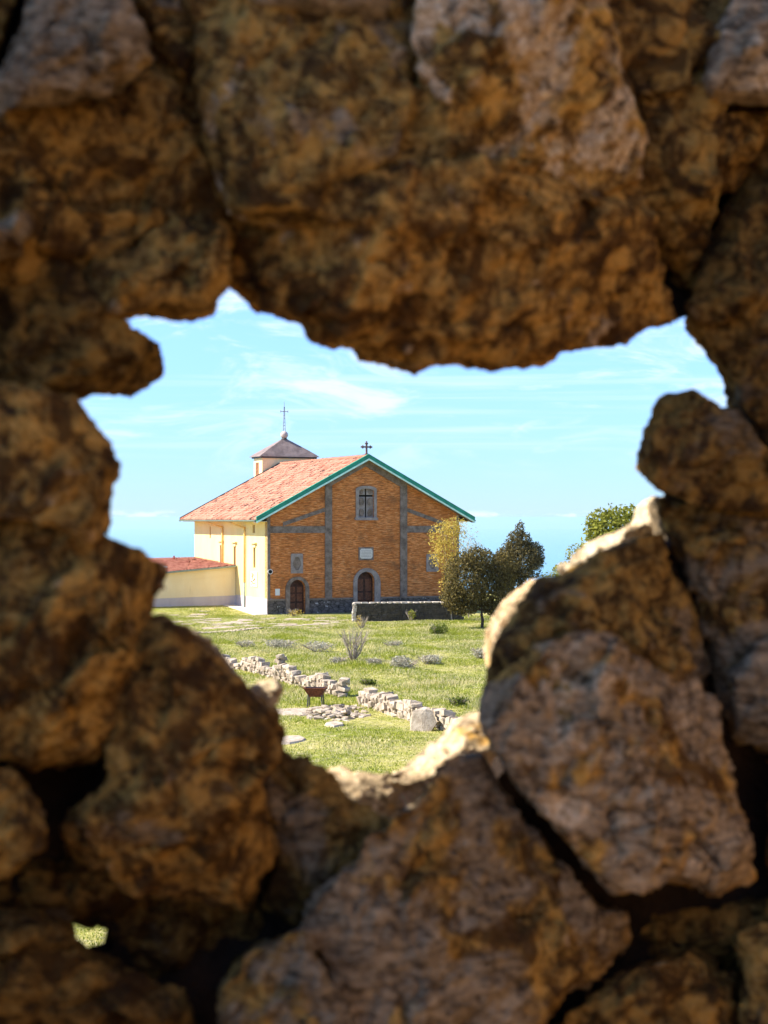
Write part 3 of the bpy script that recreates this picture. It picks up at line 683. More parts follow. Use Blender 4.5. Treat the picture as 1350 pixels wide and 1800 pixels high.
def dry_wall(root, pts, height, thick, sw=(.15, .36), sh=(.12, .21), cap=300):
    """courses of single stones along a polyline (world coordinates relative to root)"""
    base = Vector(root.location); cnt = 0; cum_ = [0]
    for a, b in zip(pts, pts[1:]): cum_.append(cum_[-1] + (Vector(b) - Vector(a)).length)
    Lt = cum_[-1]
    def at(s):
        for i in range(len(pts) - 1):
            if s <= cum_[i+1] or i == len(pts) - 2:
                t = (s - cum_[i]) / (cum_[i+1] - cum_[i]); a, b = Vector(pts[i]), Vector(pts[i+1]); return a.lerp(b, t), math.atan2(b.y - a.y, b.x - a.x)
    z = -.08; row = 0
    while z < max(height(s / 10 * Lt / 1.0) for s in range(11)) and cnt < cap:
        rh = random.uniform(*sh); s = random.uniform(0, .15)
        while s < Lt and cnt < cap:
            wd = random.uniform(*sw) * (1 if row else 1.15); p, an = at(min(s + wd/2, Lt))
            if z + rh * .5 < height(s + wd/2) + random.uniform(-.035, .035):
                gz = float(hgt(p.x, p.y)); c = Vector((p.x, p.y, gz + z + rh/2)) - base
                side = Vector((math.sin(an), -math.cos(an), 0)) * random.uniform(-.06, .10)
                stone_obj(root, c + side, (wd * 1.24, thick * random.uniform(.75, 1.1), rh * random.uniform(1.05, 1.5)), (random.uniform(-.25, .25), random.uniform(-.30, .30), an + random.uniform(-.3, .3))); cnt += 1
            s += wd
        z += rh; row += 1
    return cnt
def gz(x, y): return float(hgt(x, y))
def root_at(name, x, y, *a, **k): return empty(name, (x, y, gz(x, y)), 0, *a, **k)
lw = root_at('dry_stone_wall', -6.1, 75.6, 'long pale dry stone wall crossing the meadow left of the gap, above the rusty barbecue', 'stone wall', group='dry stone walls in the meadow')
dry_wall(lw, [(-9.6, 82.5), (-6.1, 75.6), (-4.2, 71.6), (-1.75, 66.8)], lambda s: .54 + .12 * math.sin(s * 1.7) - (.18 if s < 7 else 0), .5)
# taller stub where the wall steps up
for k in range(9): stone_obj(lw, Vector((-4.55 + random.uniform(-.12, .12), 72.2 + random.uniform(-.15, .15), gz(-4.5, 72) + .08 + .12 * k)) - lw.location, (.36, .36, .2), (random.uniform(-.2, .2), random.uniform(-.2, .2), random.uniform(0, 3)))
for k in range(6): stone_obj(lw, Vector((-1.72 + random.uniform(-.15, .15), 66.6 + random.uniform(-.1, .1), gz(-1.7, 66) + .1 + .12 * k)) - lw.location, (.46, .4, .2), (random.uniform(-.2, .2), random.uniform(-.2, .2), random.uniform(0, 3)))
rw = root_at('dry_stone_wall', .5, 60, 'pale dry stone wall right of the gap with a leaning slab against it', 'stone wall', group='dry stone walls in the meadow')
dry_wall(rw, [(-.85, 64.4), (.52, 60.3), (1.68, 57.4), (3.6, 53.2), (5, 50.8)], lambda s: .58 + .12 * math.sin(s * 2.3 + 1) - (.22 if s < .8 else 0), .5, (.18, .36), (.13, .26))
slab = root_at('leaning_slab', 1.15, 56.3, 'tall rough pale slab leaning on the right dry stone wall', 'stone slab')
slab.location.z = gz(1.15, 56.3)
bm = bmesh.new()
for k in range(26):
    an = 2 * math.pi * k / 13; r_ = .42 + .17 * math.sin(k * 2.3); bm.verts.new((.0 + r_ * math.cos(an) * .75, (k // 13) * .22 - .1 + .05*math.sin(k), .42 + r_ * 1.15 * math.sin(an)))
bmesh.ops.convex_hull(bm, input=bm.verts)
o = bmdone('rock_face', bm, M_FSTONE, slab); o.rotation_euler = (R(-18), R(30), R(-15)); o.scale = (1.15, 1, .82)
pile = root_at('stone_heap', -1.85, 61.2, 'low flat heap of pale rubble in front of the gap in the wall', 'stone heap')
for k in range(110):
    an = random.uniform(0, 6.28); r_ = math.sqrt(random.random()); x = r_ * 1.25 * math.cos(an); y = r_ * 2.6 * math.sin(an); h_ = .22 * (1 - r_ ** 2)
    s_ = random.uniform(.16, .4); stone_obj(pile, (x, y, h_ * random.uniform(.2, 1)), (s_, s_ * .8, s_ * .38), (random.uniform(-.3, .3), random.uniform(-.3, .3), random.uniform(0, 3)))
# flat stones lying in the turf
def flat_rock(name, px, py, w_, d_, h_, label, seed, group=None):
    d = EYE * F / (py - HY); x = (px - HX) / F * d; rr = random.Random(seed); bm = bmesh.new()
    for k in range(12):
        an = 2*math.pi*k/12; r_ = rr.uniform(.75, 1.1); bm.verts.new((w_/2*r_*math.cos(an), d_/2*r_*math.sin(an), -.05)); bm.verts.new((w_/2*r_*.85*math.cos(an), d_/2*r_*.85*math.sin(an), h_*rr.uniform(.6, 1.1)))
    bmesh.ops.convex_hull(bm, input=bm.verts); o = bmdone(name, bm, M_FSTONE); o.location = (x, d, gz(x, d)); return tag(o, label, 'rock', group)
flat_rock('flat_rock', 588, 1279, .75, 1.2, .10, 'small flat pale rock alone in the grass below the rubble heap', 1)
flat_rock('flat_rock', 512, 1300, 1.0, 2.0, .08, 'flat pale rock beside the dark hole edge at the bottom left of the meadow', 2)
flat_rock('flat_rock', 520, 1252, 1.9, 3.0, .05, 'long bare slab of rock in the grass left of the rubble heap', 3)
kerb = root_at('stone_edging', -9.5, 104, 'low line of pale edging stones across the grass towards the church', 'stone edging')
for k in range(44):
    px = 300 + k * 4.6; py = 1119 - k * .22 + random.uniform(-.6, .6); d = EYE * F / (py - HY); x = (px - HX) / F * d
    stone_obj(kerb, Vector((x, d, gz(x, d) + .03)) - kerb.location, (.26, .9, .16), (0, random.uniform(-.1, .1), random.uniform(-.3, .3)))
pav = root_at('worn_paving', -7, 112, 'scattered flat pale paving stones worn into the grass before the church', 'paving')
for k in range(80):
    px = random.uniform(300, 625); py = random.uniform(1088, 1107) if px > 360 else random.uniform(1080, 1100)
    d = EYE * F / (py - HY); x = (px - HX) / F * d; s_ = random.uniform(.3, 1.0)
    lo = (x - A0.x) * Vv.x + (d - A0.y) * Vv.y
    if lo > -.8 and (x - A0.x) * U.x + (d - A0.y) * U.y > -1: continue
    stone_obj(pav, Vector((x, d, gz(x, d) - .01)) - pav.location, (s_ * 1.5, s_ * 1.2, .1), (0, 0, random.uniform(-.3, .3)))

# low churchyard wall: shaded face painted dark, sunlit top and end painted pale
d1 = EYE * F / (1094 - HY); x1 = (624 - HX) / F * d1
cw = empty('churchyard_wall', (x1, d1, gz(x1, d1)), R(8), 'low stone wall with face darkened as in shade and coping paled as sunlit, in front of the church', 'stone wall')
WL = 7.6; WH = 1.28
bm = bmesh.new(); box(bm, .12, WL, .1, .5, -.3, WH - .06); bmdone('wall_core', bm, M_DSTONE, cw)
Vt, Ft = [], []
for r in range(8):
    s = 0
    while s < WL:
        wd = random.uniform(.16, .38); h_ = .155; z0 = r * h_ - .05; b0 = len(Vt); pr = random.uniform(.0, .08); j = lambda: random.uniform(-.02, .02)
        for x, y, z in ((s+.012, .06-pr, z0+.01), (s+wd-.012, .06-pr, z0+.01), (s+wd-.012, .3, z0+.01), (s+.012, .3, z0+.01), (s+.012, .06-pr, z0+h_-.01), (s+wd-.012, .06-pr, z0+h_-.01), (s+wd-.012, .3, z0+h_-.01), (s+.012, .3, z0+h_-.01)): Vt.append((x + j(), y + j(), z + j()))
        Ft += [tuple(b0 + i for i in f) for f in ((0,3,2,1),(4,5,6,7),(0,1,5,4),(1,2,6,5),(2,3,7,6),(3,0,4,7))]; s += wd
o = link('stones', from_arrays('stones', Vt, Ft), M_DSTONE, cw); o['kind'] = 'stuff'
s = -.08
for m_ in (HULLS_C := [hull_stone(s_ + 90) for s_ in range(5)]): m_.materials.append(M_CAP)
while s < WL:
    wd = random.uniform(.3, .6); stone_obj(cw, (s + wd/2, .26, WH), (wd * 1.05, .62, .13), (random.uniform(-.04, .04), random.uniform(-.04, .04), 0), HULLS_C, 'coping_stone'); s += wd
for k in range(9): stone_obj(cw, (.0 + random.uniform(-.05, .05), .22, .02 + k * .145), (.34, .56, .19), (random.uniform(-.1, .1), random.uniform(-.1, .1), random.uniform(-.15, .15)), HULLS_C, 'end_stone')

# ------------------------------------------------------------------ barbecue
bd = 63.8; bx = (554 - HX) / F * bd
bq = empty('barbecue', (bx, bd, gz(bx, bd)), R(-8), 'rusty brown trough barbecue on thin legs by the dry stone wall', 'barbecue')
def frustum(bm, z0, z1, a0, b0, a1, b1, th, dx=0):
    ov = [[bm.verts.new((sx * a + d, sy * b, z)) for sx, sy in ((-1,-1),(1,-1),(1,1),(-1,1))] for a, b, z, d in ((a0, b0, z0, dx), (a1, b1, z1, 0), (a1 - th, b1 - th, z1, 0), (a0 - th, b0 - th, z0 + th, dx))]
    for r0, r1 in zip(ov, ov[1:]):
        for k in range(4): bm.faces.new((r0[k], r0[(k+1)%4], r1[(k+1)%4], r1[k]))
    bm.faces.new(ov[0]); bm.faces.new(ov[3])
bm = bmesh.new(); frustum(bm, .42, .74, .24, .16, .40, .27, .015, .03); bmdone('fire_trough', bm, M_RUST, bq)
bm = bmesh.new(); plate(bm, rect(-.43, .43, -.30, .30), [rect(-.38, .38, -.25, .25)], .742, .765, lambda a, b, d: (a, b, d)); bmdone('rim', bm, M_RUST, bq)
me = None
for k in range(9):
    if me is None: bm = bmesh.new(); tube(bm, [(0, -.26, .772), (0, .26, .772)], .008, 5); q = bmdone('grill_bar', bm, M_DMETAL, bq); me = q.data
    else: q = link('grill_bar', me, None, bq)
    q.location = (-.34 + k * .085, 0, 0)
for sx, sy in ((-1,-1),(1,-1),(1,1),(-1,1)): bm = bmesh.new(); tube(bm, [(sx*.26 + .02, sy*.17, .50), (sx*.30 + .02, sy*.20, -.04)], .028, 6); bmdone('leg', bm, M_DMETAL, bq)
bm = bmesh.new(); tube(bm, [(-.42, -.12, .75), (-.56, -.12, .80), (-.56, .12, .80), (-.42, .12, .75)], .012, 5); bmdone('handle', bm, M_RUST, bq)

# ------------------------------------------------------------------ vegetation
def leaves(blobs, n, size, seed, up=.3, hollow=.55, drop=None):
    """leaf quads through the volume of a set of ellipsoids (cx,cy,cz,rx,ry,rz)"""
    rg = np.random.default_rng(seed); vol = np.array([b[3]*b[4]*b[5] for b in blobs]) ** .8; ch = rg.choice(len(blobs), n, p=vol/vol.sum()); B = np.array(blobs)[ch]
    d = rg.normal(size=(n, 3)); d /= np.linalg.norm(d, axis=1)[:, None]; r = (hollow + (1.06 - hollow) * rg.random(n) ** .6)
    # clumping: modulate radius with smooth function of direction
    cl_ = np.sin(d[:, 0]*7 + ch*2.1) * np.sin(d[:, 1]*6 + ch) * np.sin(d[:, 2]*8 + 1.3*ch); r *= 1 + .16 * cl_
    C = B[:, :3] + d * r[:, None] * B[:, 3:6]; keep = rg.random(n) < (.35 + .65 * (np.sin(C[:, 0]*5.1+seed)*np.sin(C[:, 1]*4.7)*np.sin(C[:, 2]*5.9+seed) > -.32)); C = C[keep]; n = len(C); d = d[keep]
    nrm = d * .6 + rg.normal(size=(n, 3)) * .7 + np.array([0, 0, up]); nrm /= np.linalg.norm(nrm, axis=1)[:, None]
    t = np.cross(nrm, rg.normal(size=(n, 3))); t /= np.linalg.norm(t, axis=1)[:, None]; b = np.cross(nrm, t); s = size * rg.uniform(.6, 1.35, n)[:, None]
    V = np.stack([C - t*s, C - b*s*.5, C + t*s, C + b*s*.5 + nrm*s*.2], 1).reshape(-1, 3); return V, np.arange(4*n).reshape(n, 4)
def limb(bm, a, b, r0, r1, rr, seg=7, n=4):
    a, b = Vector(a), Vector(b); pts = [a.lerp(b, i/n) + Vector((rr.uniform(-1, 1), rr.uniform(-1, 1), 0)) * (b-a).length * (.05 if 0 < i < n else 0) for i in range(n+1)]
    tube(bm, pts, [r0 + (r1-r0)*i/n for i in range(n+1)], seg); return pts
def tree(name, loc, trunk_h, tr, blobs, n, size, mat, label, cat='tree', seed=1, bark=M_BARK, trunk_top=None, hollow=.5, group=None):
    root = empty(name, loc, 0, label, cat, group); rr = random.Random(seed)
    bm = bmesh.new(); tt = Vector(trunk_top or (0, 0, trunk_h)); limb(bm, (0, 0, -.15), tt, tr, tr*.7, rr)
    for b in blobs:
        c = Vector(b[:3]); mid = limb(bm, tt - Vector((0, 0, .1)), c, tr*.55, tr*.2, rr, 6)
        for k in range(5):
            e = c + Vector((rr.uniform(-1, 1)*b[3], rr.uniform(-1, 1)*b[4], rr.uniform(-.6, 1)*b[5])) * .85; limb(bm, mid[rr.randint(2, 4)], e, tr*.22, tr*.05, rr, 5, 3)
    bmdone('trunk', bm, bark, root)
    V, Fc = leaves(blobs, n, size, seed, hollow=hollow); link('crown', from_arrays('crown', V, Fc), mat, root); return root
def B(px, py, d, rpx, rpy, ref, dd=0, ry=None):      # ellipsoid from picture extents at depth d, relative to ref
    p = P(px, py, d) + Vector((0, dd, 0)) - Vector(ref); rx, rz_ = rpx / F * d, rpy / F * d; return (p.x, p.y, p.z, rx, ry or rx, rz_)
# holm oak in front
d = 107.5; ref = P(848, 1110, d); ref.z = gz(ref.x, ref.y); rr_ = tuple(ref)
tree('oak_tree', ref, 1.3, .11, [B(822, 1020, d, 42, 48, ref), B(800, 1050, d, 25, 25, ref), B(860, 1035, d, 32, 42, ref, .5), B(840, 985, d, 30, 24, ref), B(885, 1010, d, 25, 40, ref, .8), B(815, 1068, d, 26, 14, ref), B(868, 1070, d, 18, 14, ref)], 24000, .08, M_OAK, 'dark bushy oak with forked trunk in the meadow right of the church', seed=3)
d = 111; ref = P(893, 1100, d); ref.z = gz(ref.x, ref.y)
tree('evergreen_tree', ref, 1.6, .1, [B(915, 985, d, 40, 36, ref), B(912, 955, d, 24, 24, ref), B(914, 932, d, 9, 16, ref), B(940, 975, d, 18, 22, ref), B(890, 995, d, 26, 34, ref), B(900, 1040, d, 30, 40, ref)], 20000, .075, M_OAK2, 'dark evergreen with a pointed top behind the bushy oak', seed=5)
d = 116; ref = P(795, 1095, d); ref.z = gz(ref.x, ref.y)
tree('yellowing_tree', ref, 1.8, .06, [B(785, 942, d, 34, 28, ref), B(798, 925, d, 26, 18, ref), B(775, 972, d, 22, 30, ref), B(800, 985, d, 26, 32, ref), B(790, 1030, d, 20, 34, ref)], 4200, .075, M_YLEAF, 'thin yellow leaved tree against the right end of the brick facade', seed=8, bark=M_TWIG, hollow=.2)
d = 118; ref = P(825, 1095, d); ref.z = gz(ref.x, ref.y)
tree('bare_tree', ref, 2.2, .05, [B(828, 960, d, 22, 32, ref), B(845, 985, d, 22, 24, ref)], 900, .06, M_SAGE, 'pale nearly leafless tree between the yellow tree and the oak', seed=9, bark=M_TWIG, hollow=.1)
# bright shrub right, half hidden behind the ruin
d = 60; ref = P(1085, 1260, d); ref.z = gz(ref.x, ref.y)
tree('fig_tree', ref, 2.5, .10, [B(1085, 935, d, 50, 44, ref), B(1060, 925, d, 34, 30, ref), B(1110, 925, d, 34, 34, ref), B(1060, 975, d, 46, 40, ref), B(1100, 1020, d, 60, 50, ref)], 9000, .075, M_FIG, 'bright green broadleaf tree showing over the rock at the right', seed=11, hollow=.6)
d = 62; ref = P(1010, 1255, d); ref.z = gz(ref.x, ref.y)
tree('leafy_shrub', ref, 2.0, .06, [B(1010, 978, d, 16, 20, ref), B(1005, 1005, d, 34, 18, ref), B(985, 1020, d, 30, 22, ref), B(1030, 1040, d, 40, 40, ref)], 3400, .06, M_FIG, 'small leafy shrub just left of the bright green tree', 'shrub', seed=12)
# shrubs of the meadow
def shrub(name, px, py, wpx, hpx, mat, label, seed, n=500, size=.05, twigs=14, cat='shrub', group=None, bark=M_TWIG):
    d = EYE * F / (py - HY); x = (px - HX) / F * d; root = empty(name, (x, d, gz(x, d)), 0, label, cat, group); rr = random.Random(seed)
    wm, hm = wpx / F * d * (1.25 if name == 'grey_shrub' else 1), hpx / F * d; bm = bmesh.new()
    for k in range(twigs):
        e = Vector((rr.uniform(-.48, .48)*wm, rr.uniform(-.4, .4)*wm, hm*rr.uniform(.6, 1))); limb(bm, (e.x*.12, e.y*.12, -.03), e, .014 + hm*.008, .005, rr, 4, 3)
        for q in range(2): limb(bm, e * rr.uniform(.4, .8), e * .9 + Vector((rr.uniform(-.2, .2)*wm, rr.uniform(-.2, .2)*wm, rr.uniform(0, .15)*hm)), .008 + hm*.003, .004, rr, 3, 2)
    bmdone('stems', bm, bark, root)
    if n:
        bl = [(rr.uniform(-.25, .25)*wm, rr.uniform(-.25, .25)*wm, hm*rr.uniform(.35, .6), wm*.28, wm*.28, hm*.4) for _ in range(5)]
        V, Fc = leaves(bl, n, size, seed, hollow=.3); link('foliage', from_arrays('foliage', V, Fc), mat, root)
    return root
shrub('bare_shrub', 620, 1168, 62, 62, M_SAGE, 'pale leafless twiggy shrub in the middle of the meadow', 21, 160, .04, 34)
shrub('grey_shrub', 712, 1178, 50, 22, M_SAGE, 'wide low grey green cushion shrub right of the bare twiggy shrub', 22, 1500, .045)
shrub('grey_shrub', 752, 1170, 42, 18, M_SAGE, 'grey cushion shrub just behind and right of the widest one', 23, 1000, .045)
shrub('grey_shrub', 658, 1174, 26, 13, M_SAGE, 'small round grey shrub between the bare shrub and the wide cushion', 24, 500, .045)
shrub('grey_shrub', 490, 1143, 58, 18, M_SAGE, 'long low grey shrub in the left of the meadow above the stone wall', 25, 1300, .045)
shrub('grey_shrub', 560, 1150, 56, 20, M_SAGE, 'low grey shrub just left of the bare twiggy shrub', 26, 1100, .045)
shrub('grey_shrub', 842, 1164, 34, 20, M_SAGE, 'grey shrub at the right beside the sunlit rock edge', 27, 700, .045)
shrub('grey_shrub', 595, 1172, 30, 12, M_SAGE, 'tiny grey tuft under the left side of the bare shrub', 28, 400, .045)
shrub('grey_shrub', 690, 1146, 30, 12, M_SAGE, 'faint grey shrub furthest back in the middle of the meadow', 31, 400, .045)
shrub('grey_shrub', 430, 1140, 30, 12, M_SAGE, 'leftmost low grey shrub in the meadow', 32, 450, .045)
shrub('green_bush', 770, 1117, 42, 24, M_WEED, 'dark green bush in the grass in front of the churchyard wall', 33, 1100, .06)
shrub('green_plant', 752, 1090, 40, 26, M_FIG, 'leafy green plant against the churchyard wall beside the oak', 34, 420, .07)
shrub('green_plant', 722, 1094, 22, 22, M_FIG, 'small upright green plant at the foot of the churchyard wall', 35, 200, .07)
shrub('dry_weed', 636, 1106, 26, 24, M_YLEAF, 'dry pale weed at the sunlit end of the churchyard wall', 36, 140, .05)
shrub('green_bush', 645, 1208, 36, 14, M_WEED, 'low green weeds behind the gap in the stone wall', 37, 500, .06)
shrub('green_bush', 805, 1246, 46, 18, M_WEED, 'green weeds behind the right part of the stone wall', 38, 600, .06)
shrub('dry_weed', 518, 1085, 34, 14, M_YLEAF, 'dry weeds at the foot of the left church door', 39, 200, .05)
sb = shrub('hillside_bush', 152, 1690, 200, 130, M_FIG, 'sunlit bush glimpsed through the small chink between the rocks', 40, 9000, .05)
sb.location = (P(150, 1645, 23).x, 23, gz(P(150, 1645, 23).x, 23) - .1)

# grass: one mass of blades
def grass():
    rg = np.random.default_rng(3)
    def patch(n, y0, y1, kl, kr):
        y = np.sqrt(rg.uniform(y0**2, y1**2, n)); x = (kl + (kr - kl) * rg.random(n)) * y; return np.stack([x, y], 1)
    Pn = np.concatenate([patch(95000, 43, 122, -.155, .10), patch(9000, 118, 136, -.15, -.05), patch(7000, 20, 34, -.24, -.12), patch(12000, 50, 122, .10, .2)])
    lu = (Pn[:, 0]-A0.x)*U.x + (Pn[:, 1]-A0.y)*U.y; lv = (Pn[:, 0]-A0.x)*Vv.x + (Pn[:, 1]-A0.y)*Vv.y
    ok = ~((lv > -.1) & (lu > -1.1)) & ~((lv > s0 - .1) & (lu < 1)); Pn = Pn[ok]; lu = lu[ok]; lv = lv[ok]
    dens = np.sin(Pn[:, 0]*.9 + 1.7*np.sin(Pn[:, 1]*.31)) * np.sin(Pn[:, 1]*.45 + Pn[:, 0]*.3)
    tall = np.clip(.75 + .45 * dens, .3, 1.3); short = (Pn[:, 1] < 62) | ((lv > -14) & (Pn[:, 0] < -1.5)); tall = np.where(short, tall * .55, tall)
    k = 5; n = len(Pn); C = np.repeat(Pn, k, 0) + rg.normal(0, .09, (n*k, 2)); h = np.repeat(tall, k) * rg.uniform(.05, .20, n*k); lean = rg.normal(0, .5, (n*k, 2)) * h[:, None]
    wv = rg.normal(size=(n*k, 2)); wv /= np.linalg.norm(wv, axis=1)[:, None]; wv *= (.010 + .012*rg.random(n*k))[:, None]; Z = hgt(C[:, 0], C[:, 1]) - .01
    V = np.stack([np.column_stack([C - wv, Z]), np.column_stack([C + wv, Z]), np.column_stack([C + lean, Z + h])], 1).reshape(-1, 3)
    o = link('meadow_grass', from_arrays('meadow_grass', V, np.arange(3*n*k).reshape(-1, 3)), M_BLADE); tag(o, 'short spring grass, green and straw coloured, over the meadow', 'grass', kind='stuff')
grass()

# ------------------------------------------------------------------ the ruined wall in front, stone by stone
TH = R(24); D0 = 1.30
wu = Vector((math.cos(TH), math.sin(TH), 0)); wo = Vector((-math.sin(TH), math.cos(TH), 0))     # along the wall, and outwards (away from the camera)
WR = empty('ruined_wall', (0, D0, EYE - 1.6), TH, 'thick rough ochre and grey rubble wall framing the hole the church is seen through', 'stone wall')
def wl(px, py, dep):
    """picture point -> wall local (x along, y depth, z) on the plane lying dep behind the inner face"""
    k = (px - HX) / F; # ray point t*(k,1): solve (t*k, t-D0) . wo = dep
    t = (dep + D0 * wo.y) / (k * wo.x + wo.y); p = Vector((t*k, t, EYE - (py - HY)/F*t)) - Vector((0, D0, EYE - 1.6))
    return Vector((p.dot(wu), dep, p.z))
CL = Vector((Vector((0, -D0, 1.6)).dot(wu), -D0 * wo.y, 1.6))      # eye point in wall coordinates
def rock(pts, dep, back, inset=.80, grey=.3, pale=.3, tilt=(0, 0), amp=1., vox=.0047, grow=1., facets=13, tone=1., seed=0, name='stone', local=False, binset=.85, outer=False):
    """a stone: outline at picture points widest a little behind its face, face at dep, extending back metres"""
    mid = dep + min(.05, back * .3)
    o2 = [(Vector((a, mid, b)) if local else wl(a, b, mid)) for a, b in pts]; n = len(o2)
    c = sum(o2, Vector()) / n; o2 = [c + (p - c) * grow for p in o2]; rg = random.Random(seed * 13 + 5)
    rings = []
    prof = ((inset * .72, dep - .006), (inset, dep), (.985, mid), (.96, mid + (back - .05) * .4), (binset, dep + back))
    if outer: prof = ((.50, dep - .004), (.66, dep), (.86, mid), (.985, dep + back * .72), (.9, dep + back))
    for (f_, y) in prof:
        ring = []
        for (a, b), p in zip(pts, o2):
            if y > mid: p = CL + (p - CL) * ((y - CL.y) / (p.y - CL.y))          # the hole splays outwards through the wall
            q = Vector((c.x + (p.x - c.x) * f_, y, c.z + (p.z - c.z) * f_))
            if f_ < .99 and y < mid: q.y += tilt[0] * (q.x - c.x) + tilt[1] * (q.z - c.z) + rg.uniform(-.012, .012)
            ring.append(q)
        rings.append(ring)
    bm = bmesh.new(); RV = [[bm.verts.new(q) for q in r] for r in rings]
    for r0, r1 in zip(RV, RV[1:]):
        for k in range(n): bm.faces.new((r0[k], r0[(k+1) % n], r1[(k+1) % n], r1[k]))
    for r, fl in ((rings[0], 0), (rings[-1], 1)):
        vv = RV[0] if fl == 0 else RV[-1]
        for t in tessellate_polygon([[Vector((q.x, q.z, 0)) for q in r]]):
            try: bm.faces.new([vv[i] for i in t])
            except ValueError: pass
    bmesh.ops.recalc_face_normals(bm, faces=bm.faces)
    me = bpy.data.meshes.new(name); bm.to_mesh(me); bm.free()
    o = link(name, me, M_RUIN, WR)
    md = o.modifiers.new('r', 'REMESH'); md.mode = 'VOXEL'; md.voxel_size = vox; md.use_smooth_shade = True
    sm = o.modifiers.new('s', 'SMOOTH'); sm.iterations = 1; sm.factor = .5
    dg = bpy.context.evaluated_depsgraph_get(); me2 = bpy.data.meshes.new_from_object(o.evaluated_get(dg)); o.modifiers.clear(); o.data = me2; bpy.data.meshes.remove(me); me2.name = name
    if not me2.materials: me2.materials.append(M_RUIN)
    nv = len(me2.vertices); co = np.empty(nv*3, np.float32); me2.vertices.foreach_get('co', co); co = co.reshape(-1, 3)
    no = np.empty(nv*3, np.float32); me2.vertex_normals.foreach_get('vector', no); no = no.reshape(-1, 3)
    off = Vector((seed * 3.7, seed * 1.9, seed * 5.3)); dsp = np.empty(nv, np.float32); fin = np.zeros(nv, np.float32); fr = noise.fractal; rd = noise.ridged_multi_fractal; vor = noise.voronoi
    fine_ok = vox < .008
    cc = np.array([c.x, dep + back * .5, c.z], np.float32); rf = np.random.default_rng(seed + 900)
    for _ in range(facets):
        nrm = rf.normal(size=3); nrm[1] = -abs(nrm[1]) - 1.0; nrm /= np.linalg.norm(nrm); sd = (co - cc) @ nrm; ex = sd - sd.max() * rf.uniform(.74, .95)
        co -= np.clip(ex, 0, None)[:, None] * nrm.astype(np.float32) * .93
    for i in range(nv):
        p = Vector(co[i]) + off
        wq = p + Vector((noise.noise(p * 12), noise.noise(p * 12 + Vector((5, 2, 9))), noise.noise(p * 12 + Vector((1, 8, 4))))) * .045
        dd, pp = vor(wq * 9); q0 = pp[0]; u0 = wq * 9 - q0; h0 = q0.x * 12.9898 + q0.y * 78.233 + q0.z * 37.719
        a = noise.noise(p * 7) * .008 + (u0.x * math.sin(h0) + u0.y * math.sin(h0 * 1.7) + u0.z * math.sin(h0 * 2.3)) * .014
        dd, pp = vor(wq * 24 + Vector((4, 4, 4))); q0 = pp[0]; u0 = wq * 24 + Vector((4, 4, 4)) - q0; h0 = q0.x * 12.9898 + q0.y * 78.233 + q0.z * 37.719
        a += (u0.x * math.sin(h0) + u0.y * math.sin(h0 * 1.7) + u0.z * math.sin(h0 * 2.3)) * .0050 - max(0., .07 - (dd[1] - dd[0])) * .05
        a -= max(0., noise.noise(p * 33) - .12) * .022
        a -= abs(noise.noise(p * 14 + Vector((7, 0, 0)))) * .007
        if fine_ok:
            fin[i] = fr(p * 60, .7, 2., 5) * .0044
            v0 = vor(p * 30)[0][0]; a -= max(0., .30 - v0) * .020
        dsp[i] = a
    dsp -= dsp.mean(); wgt = .42 + .58 * np.clip(-no[:, 1], 0, 1) ** 1.5; nn = no * (dsp * amp * wgt + fin)[:, None]
    co += nn - no * (.0045 * (1 - np.clip(-no[:, 1] * 1.4, 0, 1)))[:, None]; me2.vertices.foreach_set('co', co.ravel())
    me2.polygons.foreach_set('use_smooth', np.ones(len(me2.polygons), bool)); me2.update()
    o['tone'] = float(tone) * .78; o['grey'] = float(grey); o['pale'] = float(pale); return o

